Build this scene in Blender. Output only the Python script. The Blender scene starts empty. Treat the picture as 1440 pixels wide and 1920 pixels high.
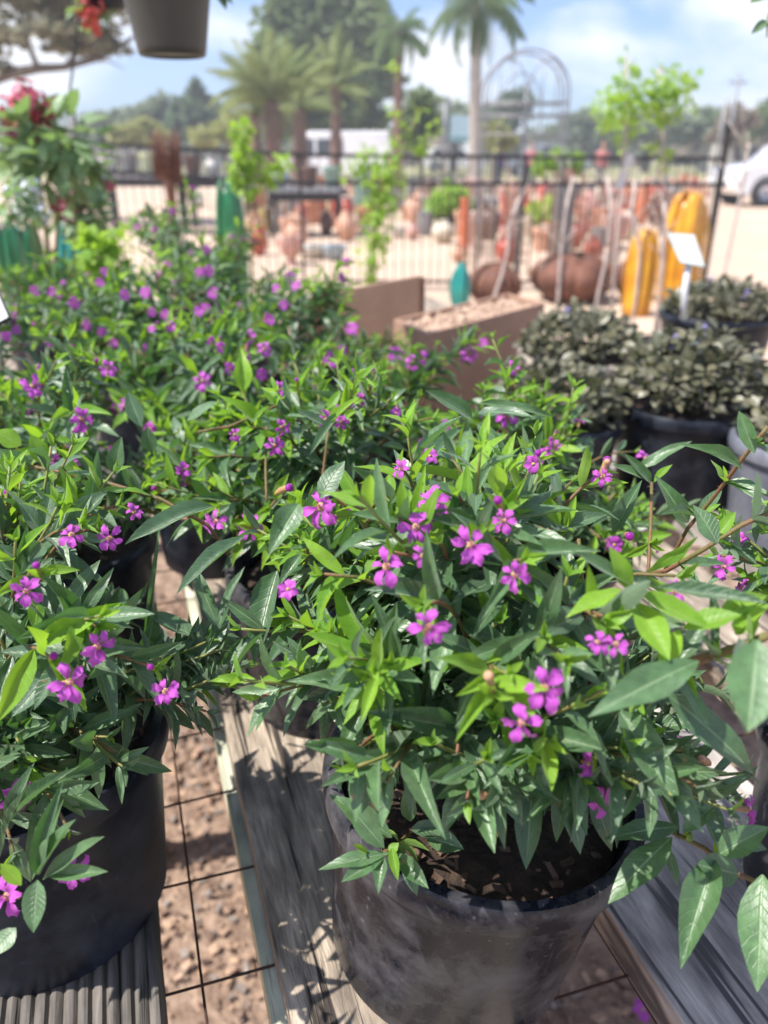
import bpy, math, random
import numpy as np
from mathutils import Vector, Matrix, Euler
from mathutils.bvhtree import BVHTree
PI = math.pi
rad = math.radians
S = bpy.context.scene
COL = S.collection

# ------------------------------------------------------------------ camera, light, exposure
CAMZ, PITCH, FPX = 1.40, 25.0, 1450.0
cd = bpy.data.cameras.new('camera'); cam = bpy.data.objects.new('camera', cd); COL.objects.link(cam)
cam.location = (0, 0, CAMZ); cam.rotation_euler = (rad(90 - PITCH), 0, 0)
cd.sensor_fit = 'VERTICAL'; cd.sensor_height = 36.0; cd.lens = FPX / 1920 * 36
cd.clip_start = 0.02; cd.clip_end = 2000
cd.dof.use_dof = True; cd.dof.focus_distance = 0.47; cd.dof.aperture_fstop = 5.6
S.camera = cam
SUN_EL, SUN_AZ = rad(58), math.atan2(-1.0, -0.28)        # azimuth measured from +Y towards +X
SUND = Vector((math.sin(SUN_AZ) * math.cos(SUN_EL), math.cos(SUN_AZ) * math.cos(SUN_EL), math.sin(SUN_EL)))
W = bpy.data.worlds.new('World'); S.world = W; W.use_nodes = True
nt = W.node_tree; nt.nodes.clear()
out = nt.nodes.new('ShaderNodeOutputWorld'); bg = nt.nodes.new('ShaderNodeBackground')
sky = nt.nodes.new('ShaderNodeTexSky'); sky.sky_type = 'NISHITA'; sky.sun_disc = False
sky.sun_elevation = SUN_EL; sky.sun_rotation = SUN_AZ; sky.altitude = 50; sky.dust_density = 0.8; sky.ozone_density = 1.4
tc = nt.nodes.new('ShaderNodeTexCoord'); mp = nt.nodes.new('ShaderNodeMapping'); mp.inputs['Scale'].default_value = (1, 1, 2.0)
mp.inputs['Location'].default_value = (0.35, 0.1, 0.12)
n1 = nt.nodes.new('ShaderNodeTexNoise'); n1.inputs['Scale'].default_value = 3.6; n1.inputs['Detail'].default_value = 8; n1.inputs['Roughness'].default_value = 0.52
rp = nt.nodes.new('ShaderNodeValToRGB'); rp.color_ramp.elements[0].position = 0.47; rp.color_ramp.elements[1].position = 0.61
rp.color_ramp.elements[0].color = (0, 0, 0, 1); rp.color_ramp.elements[1].color = (1, 1, 1, 1)
mx = nt.nodes.new('ShaderNodeMixRGB'); mx.inputs['Color2'].default_value = (9.6, 9.9, 10.4, 1)
sc_ = nt.nodes.new('ShaderNodeVectorMath'); sc_.operation = 'MULTIPLY'; sc_.inputs[1].default_value = (.92, 1.12, 1.62)
nt.links.new(tc.outputs['Generated'], mp.inputs['Vector']); nt.links.new(mp.outputs[0], n1.inputs['Vector'])
nt.links.new(n1.outputs['Fac'], rp.inputs[0]); nt.links.new(rp.outputs[0], mx.inputs['Fac'])
nt.links.new(sky.outputs[0], sc_.inputs[0]); nt.links.new(sc_.outputs[0], mx.inputs['Color1']); nt.links.new(mx.outputs[0], bg.inputs['Color'])
bg.inputs['Strength'].default_value = 0.082
nt.links.new(bg.outputs[0], out.inputs[0])
sl = bpy.data.lights.new('sun', 'SUN'); sl.energy = 5.0; sl.angle = rad(0.5); sl.color = (1.0, 0.955, 0.89)
so = bpy.data.objects.new('sun', sl); COL.objects.link(so); so.rotation_euler = SUND.to_track_quat('Z', 'Y').to_euler(); so.location = (-3, -1, 5)
S.view_settings.view_transform = 'Standard'; S.view_settings.look = 'None'; S.view_settings.gamma = 1.0
S.view_settings.use_curve_mapping = False; S.view_settings.exposure = 0.72
S.render.engine = 'CYCLES'
S.cycles.max_bounces = 8; S.cycles.diffuse_bounces = 4; S.cycles.glossy_bounces = 3; S.cycles.transmission_bounces = 4; S.cycles.transparent_max_bounces = 8
S.cycles.use_denoising = True; S.cycles.caustics_reflective = False; S.cycles.caustics_refractive = False

# ------------------------------------------------------------------ places from the photograph
FW = Vector((0, math.cos(rad(PITCH)), -math.sin(rad(PITCH)))); UP = Vector((0, math.sin(rad(PITCH)), math.cos(rad(PITCH)))); EYE = Vector((0, 0, CAMZ))
def ray(px, py): return Vector((1, 0, 0)) * ((px - 720) / FPX) - UP * ((py - 960) / FPX) + FW
def PD(px, py, d): return EYE + ray(px, py) * d
def PZ(px, py, z):
    r = ray(px, py); return EYE + r * ((z - CAMZ) / r.z)
def PY(px, py, y):
    r = ray(px, py); return EYE + r * (y / r.y)
def toward_cam(p): return (EYE - p).normalized()

# ------------------------------------------------------------------ materials
def new_mat(name):
    m = bpy.data.materials.new(name); m.use_nodes = True; t = m.node_tree; t.nodes.clear()
    o = t.nodes.new('ShaderNodeOutputMaterial'); b = t.nodes.new('ShaderNodeBsdfPrincipled'); t.links.new(b.outputs[0], o.inputs[0])
    return m, t, b, o
def pm(name, c1, c2=None, scale=8, rough=0.6, bump=0.0, bscale=None, metal=0.0, stretch=(1, 1, 1), lo=0.35, hi=0.65, coat=0.0, rough2=None, detail=6, rnd=0.0, spec=0.5, dist=0.004):
    m, t, b, o = new_mat(name)
    L = t.links.new; N = t.nodes.new
    b.inputs['Roughness'].default_value = rough; b.inputs['Metallic'].default_value = metal; b.inputs['Coat Weight'].default_value = coat
    b.inputs['Specular IOR Level'].default_value = spec
    c2 = c2 or tuple(x * 0.7 for x in c1)
    tc = N('ShaderNodeTexCoord'); mp = N('ShaderNodeMapping'); mp.inputs['Scale'].default_value = stretch
    L(tc.outputs['Object'], mp.inputs[0])
    n = N('ShaderNodeTexNoise'); n.inputs['Scale'].default_value = scale; n.inputs['Detail'].default_value = detail; L(mp.outputs[0], n.inputs['Vector'])
    r = N('ShaderNodeMapRange'); r.inputs['From Min'].default_value = lo; r.inputs['From Max'].default_value = hi; L(n.outputs['Fac'], r.inputs['Value'])
    mixn = N('ShaderNodeMixRGB'); mixn.inputs[1].default_value = (*c1, 1); mixn.inputs[2].default_value = (*c2, 1); L(r.outputs[0], mixn.inputs[0])
    src = mixn.outputs[0]
    if rnd:
        oi = N('ShaderNodeObjectInfo'); hs = N('ShaderNodeHueSaturation'); mr = N('ShaderNodeMapRange')
        mr.inputs['To Min'].default_value = 1 - rnd; mr.inputs['To Max'].default_value = 1 + rnd
        L(oi.outputs['Random'], mr.inputs['Value']); L(mr.outputs[0], hs.inputs['Value']); L(src, hs.inputs['Color']); src = hs.outputs[0]
    L(src, b.inputs['Base Color'])
    if rough2 is not None:
        rr = N('ShaderNodeMapRange'); rr.inputs['To Min'].default_value = rough; rr.inputs['To Max'].default_value = rough2; L(r.outputs[0], rr.inputs['Value']); L(rr.outputs[0], b.inputs['Roughness'])
    if bump:
        nb = N('ShaderNodeTexNoise'); nb.inputs['Scale'].default_value = bscale or scale * 4; nb.inputs['Detail'].default_value = 8; L(mp.outputs[0], nb.inputs['Vector'])
        bp = N('ShaderNodeBump'); bp.inputs['Strength'].default_value = bump; bp.inputs['Distance'].default_value = dist; L(nb.outputs['Fac'], bp.inputs['Height']); L(bp.outputs[0], b.inputs['Normal'])
    return m

def leaf_mat(name, ca, cb, vein, back, trans, tcol, rough=0.4, spec=0.5, blotch=0.25):
    m, t, b, o = new_mat(name); L = t.links.new; N = t.nodes.new
    def M(op, a, bb=None, c=None):
        n = N('ShaderNodeMath'); n.operation = op
        for i, v in enumerate((a, bb, c)):
            if v is None: continue
            if hasattr(v, 'links') or hasattr(v, 'is_linked'): L(v, n.inputs[i])
            else: n.inputs[i].default_value = v
        return n.outputs[0]
    uv = N('ShaderNodeUVMap'); uv.uv_map = 'UVMap'; sx = N('ShaderNodeSeparateXYZ'); L(uv.outputs[0], sx.inputs[0])
    u = M('MULTIPLY', M('ABSOLUTE', M('SUBTRACT', sx.outputs[0], 0.5)), 2.0)
    mid = N('ShaderNodeMapRange'); mid.interpolation_type = 'SMOOTHSTEP'; mid.inputs['From Min'].default_value = 0.11; mid.inputs['From Max'].default_value = 0.03; L(u, mid.inputs['Value'])
    ph = M('SUBTRACT', M('MULTIPLY', sx.outputs[1], 9.0), M('MULTIPLY', u, 1.7))
    saw = M('ABSOLUTE', M('SUBTRACT', M('FRACT', ph), 0.5))
    lat = N('ShaderNodeMapRange'); lat.interpolation_type = 'SMOOTHSTEP'; lat.inputs['From Min'].default_value = 0.10; lat.inputs['From Max'].default_value = 0.0; L(saw, lat.inputs['Value'])
    at = N('ShaderNodeAttribute'); at.attribute_name = 'tint'; oi = N('ShaderNodeObjectInfo')
    tint = M('FRACT', M('ADD', at.outputs['Fac'], oi.outputs['Random']))
    geo = N('ShaderNodeNewGeometry')
    nz = N('ShaderNodeTexNoise'); nz.inputs['Scale'].default_value = 160; nz.inputs['Detail'].default_value = 5; L(geo.outputs['Position'], nz.inputs['Vector'])
    mixa = N('ShaderNodeMixRGB'); mixa.inputs[1].default_value = (*ca, 1); mixa.inputs[2].default_value = (*cb, 1); L(tint, mixa.inputs[0])
    br = N('ShaderNodeHueSaturation'); L(mixa.outputs[0], br.inputs['Color'])
    mr = N('ShaderNodeMapRange'); mr.inputs['From Min'].default_value = .3; mr.inputs['From Max'].default_value = .7; mr.inputs['To Min'].default_value = 1 - blotch; mr.inputs['To Max'].default_value = 1 + blotch
    L(nz.outputs['Fac'], mr.inputs['Value']); L(mr.outputs[0], br.inputs['Value'])
    vm = M('ADD', M('MULTIPLY', mid.outputs[0], 0.75), M('MULTIPLY', lat.outputs[0], 0.16)); 
    mixv = N('ShaderNodeMixRGB'); L(vm, mixv.inputs[0]); L(br.outputs[0], mixv.inputs[1]); mixv.inputs[2].default_value = (*vein, 1)
    mixb = N('ShaderNodeMixRGB'); L(M('MULTIPLY', geo.outputs['Backfacing'], 0.8), mixb.inputs[0]); L(mixv.outputs[0], mixb.inputs[1]); mixb.inputs[2].default_value = (*back, 1)
    spk = N('ShaderNodeTexNoise'); spk.inputs['Scale'].default_value = 700; spk.inputs['Detail'].default_value = 2; L(geo.outputs['Position'], spk.inputs['Vector'])
    spr = N('ShaderNodeMapRange'); spr.inputs['From Min'].default_value = .66; spr.inputs['From Max'].default_value = .74; spr.inputs['To Max'].default_value = .45; L(spk.outputs['Fac'], spr.inputs['Value'])
    mixs = N('ShaderNodeMixRGB'); L(spr.outputs[0], mixs.inputs[0]); L(mixb.outputs[0], mixs.inputs[1]); mixs.inputs[2].default_value = (.34, .38, .27, 1)
    sc2 = N('ShaderNodeTexNoise'); sc2.inputs['Scale'].default_value = 75; sc2.inputs['Detail'].default_value = 4; L(geo.outputs['Position'], sc2.inputs['Vector'])
    sr2 = N('ShaderNodeMapRange'); sr2.inputs['From Min'].default_value = .70; sr2.inputs['From Max'].default_value = .73; sr2.inputs['To Max'].default_value = .8; L(sc2.outputs['Fac'], sr2.inputs['Value'])
    mixt = N('ShaderNodeMixRGB'); L(sr2.outputs[0], mixt.inputs[0]); L(mixs.outputs[0], mixt.inputs[1]); mixt.inputs[2].default_value = (.28, .19, .06, 1)
    L(mixt.outputs[0], b.inputs['Base Color'])
    rr = N('ShaderNodeMapRange'); rr.inputs['To Min'].default_value = rough - .08; rr.inputs['To Max'].default_value = rough + .14; L(nz.outputs['Fac'], rr.inputs['Value'])
    L(M('ADD', rr.outputs[0], M('MULTIPLY', geo.outputs['Backfacing'], .2)), b.inputs['Roughness'])
    b.inputs['Specular IOR Level'].default_value = spec
    b.inputs['Sheen Weight'].default_value = 0.22; b.inputs['Sheen Roughness'].default_value = .5
    nf = N('ShaderNodeTexNoise'); nf.inputs['Scale'].default_value = 900; nf.inputs['Detail'].default_value = 3; L(geo.outputs['Position'], nf.inputs['Vector'])
    h = M('ADD', M('MULTIPLY', nf.outputs['Fac'], 0.35), M('ADD', M('MULTIPLY', mid.outputs[0], -1.0), M('MULTIPLY', lat.outputs[0], -0.5)))
    h = M('ADD', h, M('MULTIPLY', nz.outputs['Fac'], 0.8))
    bp = N('ShaderNodeBump'); bp.inputs['Strength'].default_value = 0.55; bp.inputs['Distance'].default_value = 0.0006; L(h, bp.inputs['Height']); L(bp.outputs[0], b.inputs['Normal'])
    tr = N('ShaderNodeBsdfTranslucent'); tr.inputs[0].default_value = (*tcol, 1); ms = N('ShaderNodeMixShader'); ms.inputs[0].default_value = trans
    L(b.outputs[0], ms.inputs[1]); L(tr.outputs[0], ms.inputs[2]); L(ms.outputs[0], o.inputs[0])
    return m
M_LEAF = leaf_mat('leaf_mature', (.034, .092, .030), (.082, .172, .056), (.20, .30, .14), (.11, .17, .09), .20, (.16, .40, .05), .41, .9)
M_YOUNG = leaf_mat('leaf_young', (.12, .29, .018), (.24, .44, .03), (.32, .48, .09), (.2, .34, .06), .42, (.36, .62, .03), .42, .45, .12)
M_YELLOW = leaf_mat('leaf_yellowed', (.50, .27, .02), (.58, .36, .03), (.5, .4, .1), (.5, .35, .06), .35, (.7, .4, .03))
M_AJ = leaf_mat('leaf_bronze', (.05, .058, .026), (.17, .155, .085), (.24, .22, .13), (.15, .12, .10), .12, (.18, .25, .05), .34, .6)
M_VINE = leaf_mat('leaf_lime', (.16, .32, .03), (.30, .46, .05), (.3, .4, .1), (.3, .4, .1), .45, (.45, .7, .05), .5)
M_SHRUB = leaf_mat('leaf_grey_green', (.14, .24, .11), (.26, .38, .18), (.3, .4, .2), (.3, .4, .22), .3, (.3, .5, .1), .4)
M_STEM = pm('stem_red_brown', (.20, .085, .045), (.13, .12, .035), 60, .7, .6, 500, dist=.001)
M_STEMG = pm('stem_green', (.16, .22, .05), (.24, .20, .06), 60, .6, .4, 400, dist=.001)
M_HAIR = pm('stem_hair', (.35, .22, .12), None, 5, .7)
def petal_mat():
    m, t, b, o = new_mat('petal_magenta'); L = t.links.new; N = t.nodes.new
    uv = N('ShaderNodeUVMap'); uv.uv_map = 'UVMap'; sx = N('ShaderNodeSeparateXYZ'); L(uv.outputs[0], sx.inputs[0])
    wv = N('ShaderNodeTexNoise'); wv.inputs['Scale'].default_value = 9; mp = N('ShaderNodeMapping'); mp.inputs['Scale'].default_value = (2.4, .35, 1); L(uv.outputs[0], mp.inputs[0]); L(mp.outputs[0], wv.inputs['Vector'])
    rp = N('ShaderNodeValToRGB'); rp.color_ramp.elements[0].color = (.30, .01, .30, 1); rp.color_ramp.elements[0].position = 0; rp.color_ramp.elements[1].color = (.66, .11, .64, 1); rp.color_ramp.elements[1].position = .45
    L(sx.outputs[1], rp.inputs[0])
    hs = N('ShaderNodeHueSaturation'); mr = N('ShaderNodeMapRange'); mr.inputs['From Min'].default_value = .3; mr.inputs['From Max'].default_value = .7; mr.inputs['To Min'].default_value = .72; mr.inputs['To Max'].default_value = 1.22
    L(wv.outputs['Fac'], mr.inputs['Value']); L(mr.outputs[0], hs.inputs['Value']); L(rp.outputs[0], hs.inputs['Color']); L(hs.outputs[0], b.inputs['Base Color'])
    b.inputs['Roughness'].default_value = .55; b.inputs['Sheen Weight'].default_value = .2
    bp = N('ShaderNodeBump'); bp.inputs['Strength'].default_value = .7; bp.inputs['Distance'].default_value = .0008; L(wv.outputs['Fac'], bp.inputs['Height']); L(bp.outputs[0], b.inputs['Normal'])
    tr = N('ShaderNodeBsdfTranslucent'); tr.inputs[0].default_value = (.75, .12, .75, 1); ms = N('ShaderNodeMixShader'); ms.inputs[0].default_value = .33
    L(b.outputs[0], ms.inputs[1]); L(tr.outputs[0], ms.inputs[2]); L(ms.outputs[0], o.inputs[0]); return m
M_PETAL = petal_mat()
M_CALYX = pm('calyx_yellow_green', (.42, .42, .08), (.38, .20, .10), 180, .5)
M_CENTRE = pm('flower_centre', (.50, .32, .12), (.52, .10, .30), 700, .6)
M_CALF = pm('calyx_faded', (.45, .22, .10), (.5, .3, .2), 180, .6)
def pot_mat(name, dark, dust, amt=.5, rough=.38):
    m, t, b, o = new_mat(name); L = t.links.new; N = t.nodes.new
    tc = N('ShaderNodeTexCoord'); n = N('ShaderNodeTexNoise'); n.inputs['Scale'].default_value = 19; n.inputs['Detail'].default_value = 10; n.inputs['Roughness'].default_value = .70; L(tc.outputs['Object'], n.inputs['Vector'])
    mp = N('ShaderNodeMapping'); mp.inputs['Rotation'].default_value = (.5, .35, .2); mp.inputs['Scale'].default_value = (260, 40, 22); L(tc.outputs['Object'], mp.inputs[0])
    s = N('ShaderNodeTexNoise'); s.inputs['Scale'].default_value = 1; s.inputs['Detail'].default_value = 2; L(mp.outputs[0], s.inputs['Vector'])
    r1 = N('ShaderNodeMapRange'); r1.inputs['From Min'].default_value = .44; r1.inputs['From Max'].default_value = .66; r1.inputs['To Max'].default_value = amt; L(n.outputs['Fac'], r1.inputs['Value'])
    r2 = N('ShaderNodeMapRange'); r2.inputs['From Min'].default_value = .70; r2.inputs['From Max'].default_value = .78; r2.inputs['To Max'].default_value = .35; L(s.outputs['Fac'], r2.inputs['Value'])
    sp = N('ShaderNodeTexNoise'); sp.inputs['Scale'].default_value = 150; sp.inputs['Detail'].default_value = 2; L(tc.outputs['Object'], sp.inputs['Vector'])
    r3 = N('ShaderNodeMapRange'); r3.inputs['From Min'].default_value = .70; r3.inputs['From Max'].default_value = .76; r3.inputs['To Max'].default_value = .5; L(sp.outputs['Fac'], r3.inputs['Value'])
    a1 = N('ShaderNodeMath'); L(r1.outputs[0], a1.inputs[0]); L(r2.outputs[0], a1.inputs[1]); a2 = N('ShaderNodeMath'); a2.use_clamp = True; L(a1.outputs[0], a2.inputs[0]); L(r3.outputs[0], a2.inputs[1])
    mx = N('ShaderNodeMixRGB'); mx.inputs[1].default_value = (*dark, 1); mx.inputs[2].default_value = (*dust, 1); L(a2.outputs[0], mx.inputs[0]); L(mx.outputs[0], b.inputs['Base Color']); b.inputs['Specular IOR Level'].default_value = .36
    rr = N('ShaderNodeMapRange'); rr.inputs['To Min'].default_value = rough; rr.inputs['To Max'].default_value = .7; L(a2.outputs[0], rr.inputs['Value']); L(rr.outputs[0], b.inputs['Roughness'])
    bp = N('ShaderNodeBump'); bp.inputs['Strength'].default_value = .25; bp.inputs['Distance'].default_value = .002; L(n.outputs['Fac'], bp.inputs['Height']); L(bp.outputs[0], b.inputs['Normal'])
    return m
M_POT = pot_mat('pot_black_plastic', (.006, .008, .014), (.16, .15, .155), .60, .26)
M_POTD = pot_mat('pot_dark_plastic', (.005, .007, .013), (.07, .08, .10), .45, .32)
M_POTT = pm('pot_pale_tan', (.42, .36, .29), (.35, .30, .25), 20, .6, .1)
M_SOIL = pm('potting_soil', (.022, .014, .009), (.06, .035, .022), 90, .9, 1.0, 220, dist=.004)
M_BARK = pm('bark_chip', (.16, .095, .065), (.085, .05, .035), 40, .85, .6, 160, rnd=.3)
def wood_mat(name, c1, c2, crack, scale=1.0, bump=.8):
    m, t, b, o = new_mat(name); L = t.links.new; N = t.nodes.new
    tc = N('ShaderNodeTexCoord'); mp = N('ShaderNodeMapping'); mp.inputs['Scale'].default_value = (26 * scale, 240 * scale, 160 * scale); L(tc.outputs['Object'], mp.inputs[0])
    n = N('ShaderNodeTexNoise'); n.inputs['Scale'].default_value = 1; n.inputs['Detail'].default_value = 9; n.inputs['Roughness'].default_value = .62; n.inputs['Distortion'].default_value = .6; L(mp.outputs[0], n.inputs['Vector'])
    mp2 = N('ShaderNodeMapping'); mp2.inputs['Scale'].default_value = (14, 38, 30); L(tc.outputs['Object'], mp2.inputs[0])
    g = N('ShaderNodeTexNoise'); g.inputs['Scale'].default_value = 1; g.inputs['Detail'].default_value = 6; L(mp2.outputs[0], g.inputs['Vector'])
    r = N('ShaderNodeMapRange'); r.inputs['From Min'].default_value = .34; r.inputs['From Max'].default_value = .66; L(n.outputs['Fac'], r.inputs['Value'])
    m1 = N('ShaderNodeMixRGB'); m1.inputs[1].default_value = (*c1, 1); m1.inputs[2].default_value = (*c2, 1); L(r.outputs[0], m1.inputs[0])
    hs = N('ShaderNodeHueSaturation'); mr = N('ShaderNodeMapRange'); mr.inputs['From Min'].default_value = .3; mr.inputs['From Max'].default_value = .7; mr.inputs['To Min'].default_value = .42; mr.inputs['To Max'].default_value = 1.35; L(g.outputs['Fac'], mr.inputs['Value']); L(mr.outputs[0], hs.inputs['Value']); L(m1.outputs[0], hs.inputs['Color'])
    mp3 = N('ShaderNodeMapping'); mp3.inputs['Scale'].default_value = (6, 150, 40); mp3.inputs['Location'].default_value = (3, 1, 7); L(tc.outputs['Object'], mp3.inputs[0])
    k = N('ShaderNodeTexNoise'); k.inputs['Scale'].default_value = .55; k.inputs['Detail'].default_value = 3; k.inputs['Distortion'].default_value = .5; L(mp3.outputs[0], k.inputs['Vector'])
    kr = N('ShaderNodeMapRange'); kr.inputs['From Min'].default_value = .42; kr.inputs['From Max'].default_value = .37; L(k.outputs['Fac'], kr.inputs['Value'])
    m2 = N('ShaderNodeMixRGB'); m2.inputs[2].default_value = (*crack, 1); L(kr.outputs[0], m2.inputs[0]); L(hs.outputs[0], m2.inputs[1]); L(m2.outputs[0], b.inputs['Base Color'])
    b.inputs['Roughness'].default_value = .78
    s1 = N('ShaderNodeMath'); s1.operation = 'MULTIPLY_ADD'; s1.inputs[1].default_value = -1.6; L(kr.outputs[0], s1.inputs[0]); L(n.outputs['Fac'], s1.inputs[2])
    bp = N('ShaderNodeBump'); bp.inputs['Strength'].default_value = bump; bp.inputs['Distance'].default_value = .0025; L(s1.outputs[0], bp.inputs['Height']); L(bp.outputs[0], b.inputs['Normal'])
    return m
M_WOOD = wood_mat('weathered_wood', (.48, .39, .30), (.20, .16, .12), (.035, .026, .02))
M_WOODG = wood_mat('weathered_wood_grey', (.54, .48, .43), (.32, .285, .26), (.09, .08, .08), 1.0, .4)
M_RIB = wood_mat('ribbed_wood', (.17, .15, .13), (.085, .075, .065), (.04, .035, .03), .8, .4)
M_RAIL = wood_mat('pale_green_timber', (.64, .65, .48), (.54, .56, .42), (.36, .37, .28), .5, .2)
M_WIRE = pm('rusty_wire', (.10, .045, .028), (.04, .025, .02), 60, .7, .3, metal=.3)
M_METAL = pm('black_metal', (.018, .018, .02), (.035, .03, .028), 9, .45, .1, metal=.2)
M_GREYM = pm('grey_iron', (.30, .31, .32), (.20, .20, .21), 9, .5, .1, metal=.3)

# ------------------------------------------------------------------ mesh helpers
class MB:
    def __init__(s): s.v = []; s.f = []; s.m = []; s.uv = []; s.sm = True
    def add(s, vs, fs, mi=0):
        o = len(s.v); s.v.extend(tuple(v) for v in vs); s.f.extend(tuple(i + o for i in f) for f in fs); s.m.extend([mi] * len(fs))
    def box(s, c, d, R=None, mi=0):
        c = Vector(c); vs = []
        for z in (-.5, .5):
            for x, y in ((-.5, -.5), (.5, -.5), (.5, .5), (-.5, .5)):
                p = Vector((x * d[0], y * d[1], z * d[2])); vs.append(c + (R @ p if R else p))
        s.add(vs, [(3, 2, 1, 0), (4, 5, 6, 7), (0, 1, 5, 4), (1, 2, 6, 5), (2, 3, 7, 6), (3, 0, 4, 7)], mi)
    def tube(s, pts, rs, k=6, mi=0, cap=True):
        pts = [Vector(p) for p in pts]
        if not hasattr(rs, '__len__'): rs = [rs] * len(pts)
        vs = []; fs = []; prev = None
        for i, p in enumerate(pts):
            t = (pts[min(i + 1, len(pts) - 1)] - pts[max(i - 1, 0)]).normalized()
            if prev is None: a = t.orthogonal().normalized()
            else:
                a = prev - t * prev.dot(t); a = a.normalized() if a.length > 1e-6 else t.orthogonal().normalized()
            prev = a; b = t.cross(a)
            for j in range(k):
                an = 2 * PI * j / k; vs.append(p + (a * math.cos(an) + b * math.sin(an)) * rs[i])
        for i in range(len(pts) - 1):
            for j in range(k):
                j2 = (j + 1) % k; fs.append((i * k + j, i * k + j2, (i + 1) * k + j2, (i + 1) * k + j))
        if cap: fs.append(tuple(range(k - 1, -1, -1))); fs.append(tuple((len(pts) - 1) * k + j for j in range(k)))
        s.add(vs, fs, mi)
    def lathe(s, prof, k=40, c=(0, 0, 0), mi=0, sx=1, sy=1):
        vs = []; fs = []
        for r, z in prof:
            for j in range(k):
                an = 2 * PI * j / k; vs.append((c[0] + r * math.cos(an) * sx, c[1] + r * math.sin(an) * sy, c[2] + z))
        for i in range(len(prof) - 1):
            for j in range(k):
                j2 = (j + 1) % k; fs.append((i * k + j, i * k + j2, (i + 1) * k + j2, (i + 1) * k + j))
        s.add(vs, fs, mi)
    def build(s, name, mats, parent=None, smooth=True, loc=None, autos=None):
        me = bpy.data.meshes.new(name); me.from_pydata(s.v, [], s.f); me.update()
        if not isinstance(mats, (list, tuple)): mats = [mats]
        for m in mats: me.materials.append(m)
        if any(s.m): me.polygons.foreach_set('material_index', s.m)
        if smooth:
            me.polygons.foreach_set('use_smooth', [True] * len(me.polygons))
            if autos: me.set_sharp_from_angle(angle=rad(autos))
        o = bpy.data.objects.new(name, me); COL.objects.link(o)
        if parent: o.parent = parent
        if loc is not None: o.location = loc
        return o
def tag(o, label=None, cat=None, group=None, kind=None):
    if label: o['label'] = label
    if cat: o['category'] = cat
    if group: o['group'] = group
    if kind: o['kind'] = kind
    return o
def thing(name, label, cat, loc=(0, 0, 0), group=None, rz=0):
    o = bpy.data.objects.new(name, None); COL.objects.link(o); o.location = loc; o.rotation_euler = (0, 0, rz); o.empty_display_size = .05
    return tag(o, label, cat, group)
def inst(name, me, parent, M):
    o = bpy.data.objects.new(name, me); COL.objects.link(o); o.parent = parent; o.matrix_basis = M; return o

# leaf templates: x across (-.5...5), y along (0..1), z up
def leaf_grid(nu, nv, wide, tipp, droop, fold, wav, seed, pet=.06):
    R = random.Random(seed); V = []; UV = []; F = []
    ph = R.uniform(0, 6)
    for i in range(nu + 1):
        t = i / nu
        w = (math.sin(PI * min(1, t ** wide)) ** tipp) if 0 < t < 1 else 0.0
        w = max(w, .05 if i == 0 else .012)
        for j in range(nv + 1):
            s = j / nv * 2 - 1
            x = s * .5 * w
            z = -droop * t * t + fold * abs(s) * w * .5 + wav * math.sin(t * 9 + ph + (1.5 if s > 0 else 0)) * abs(s) * w
            V.append((x, t, z)); UV.append((j / nv, t))
    for i in range(nu):
        for j in range(nv):
            a = i * (nv + 1) + j; F.append((a, a + 1, a + nv + 2, a + nv + 1))
    return np.array(V), UV, F
def leaf_mesh(name, tpl, mat):
    V, UV, F = tpl; me = bpy.data.meshes.new(name); me.from_pydata([tuple(v) for v in V], [], F); me.materials.append(mat)
    ul = me.uv_layers.new(name='UVMap')
    for li, l in enumerate(me.loops): ul.data[li].uv = UV[l.vertex_index]
    me.polygons.foreach_set('use_smooth', [True] * len(me.polygons)); me.update(); return me
HI = [leaf_grid(7, 4, .78 + .08 * (i % 3), .85 + .12 * (i % 2), (.10, .22, -.03, .34, .15, .05)[i], (.26, .10, .18, .34, .05, .22)[i], (.03, .05, .02, .06, .04, .02)[i], i) for i in range(6)]
LO = [leaf_grid(4, 2, .8, .9, d, f, 0, 1) for d, f in ((.12, .25), (.28, .2), (0, .3), (.18, .1))]
LEAF_HI = [leaf_mesh('leaf_blade', t, M_LEAF) for t in HI]; YOUNG_HI = [leaf_mesh('young_leaf_blade', t, M_YOUNG) for t in HI]
YELL_HI = [leaf_mesh('yellow_leaf_blade', t, M_YELLOW) for t in HI[:2]]

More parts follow.
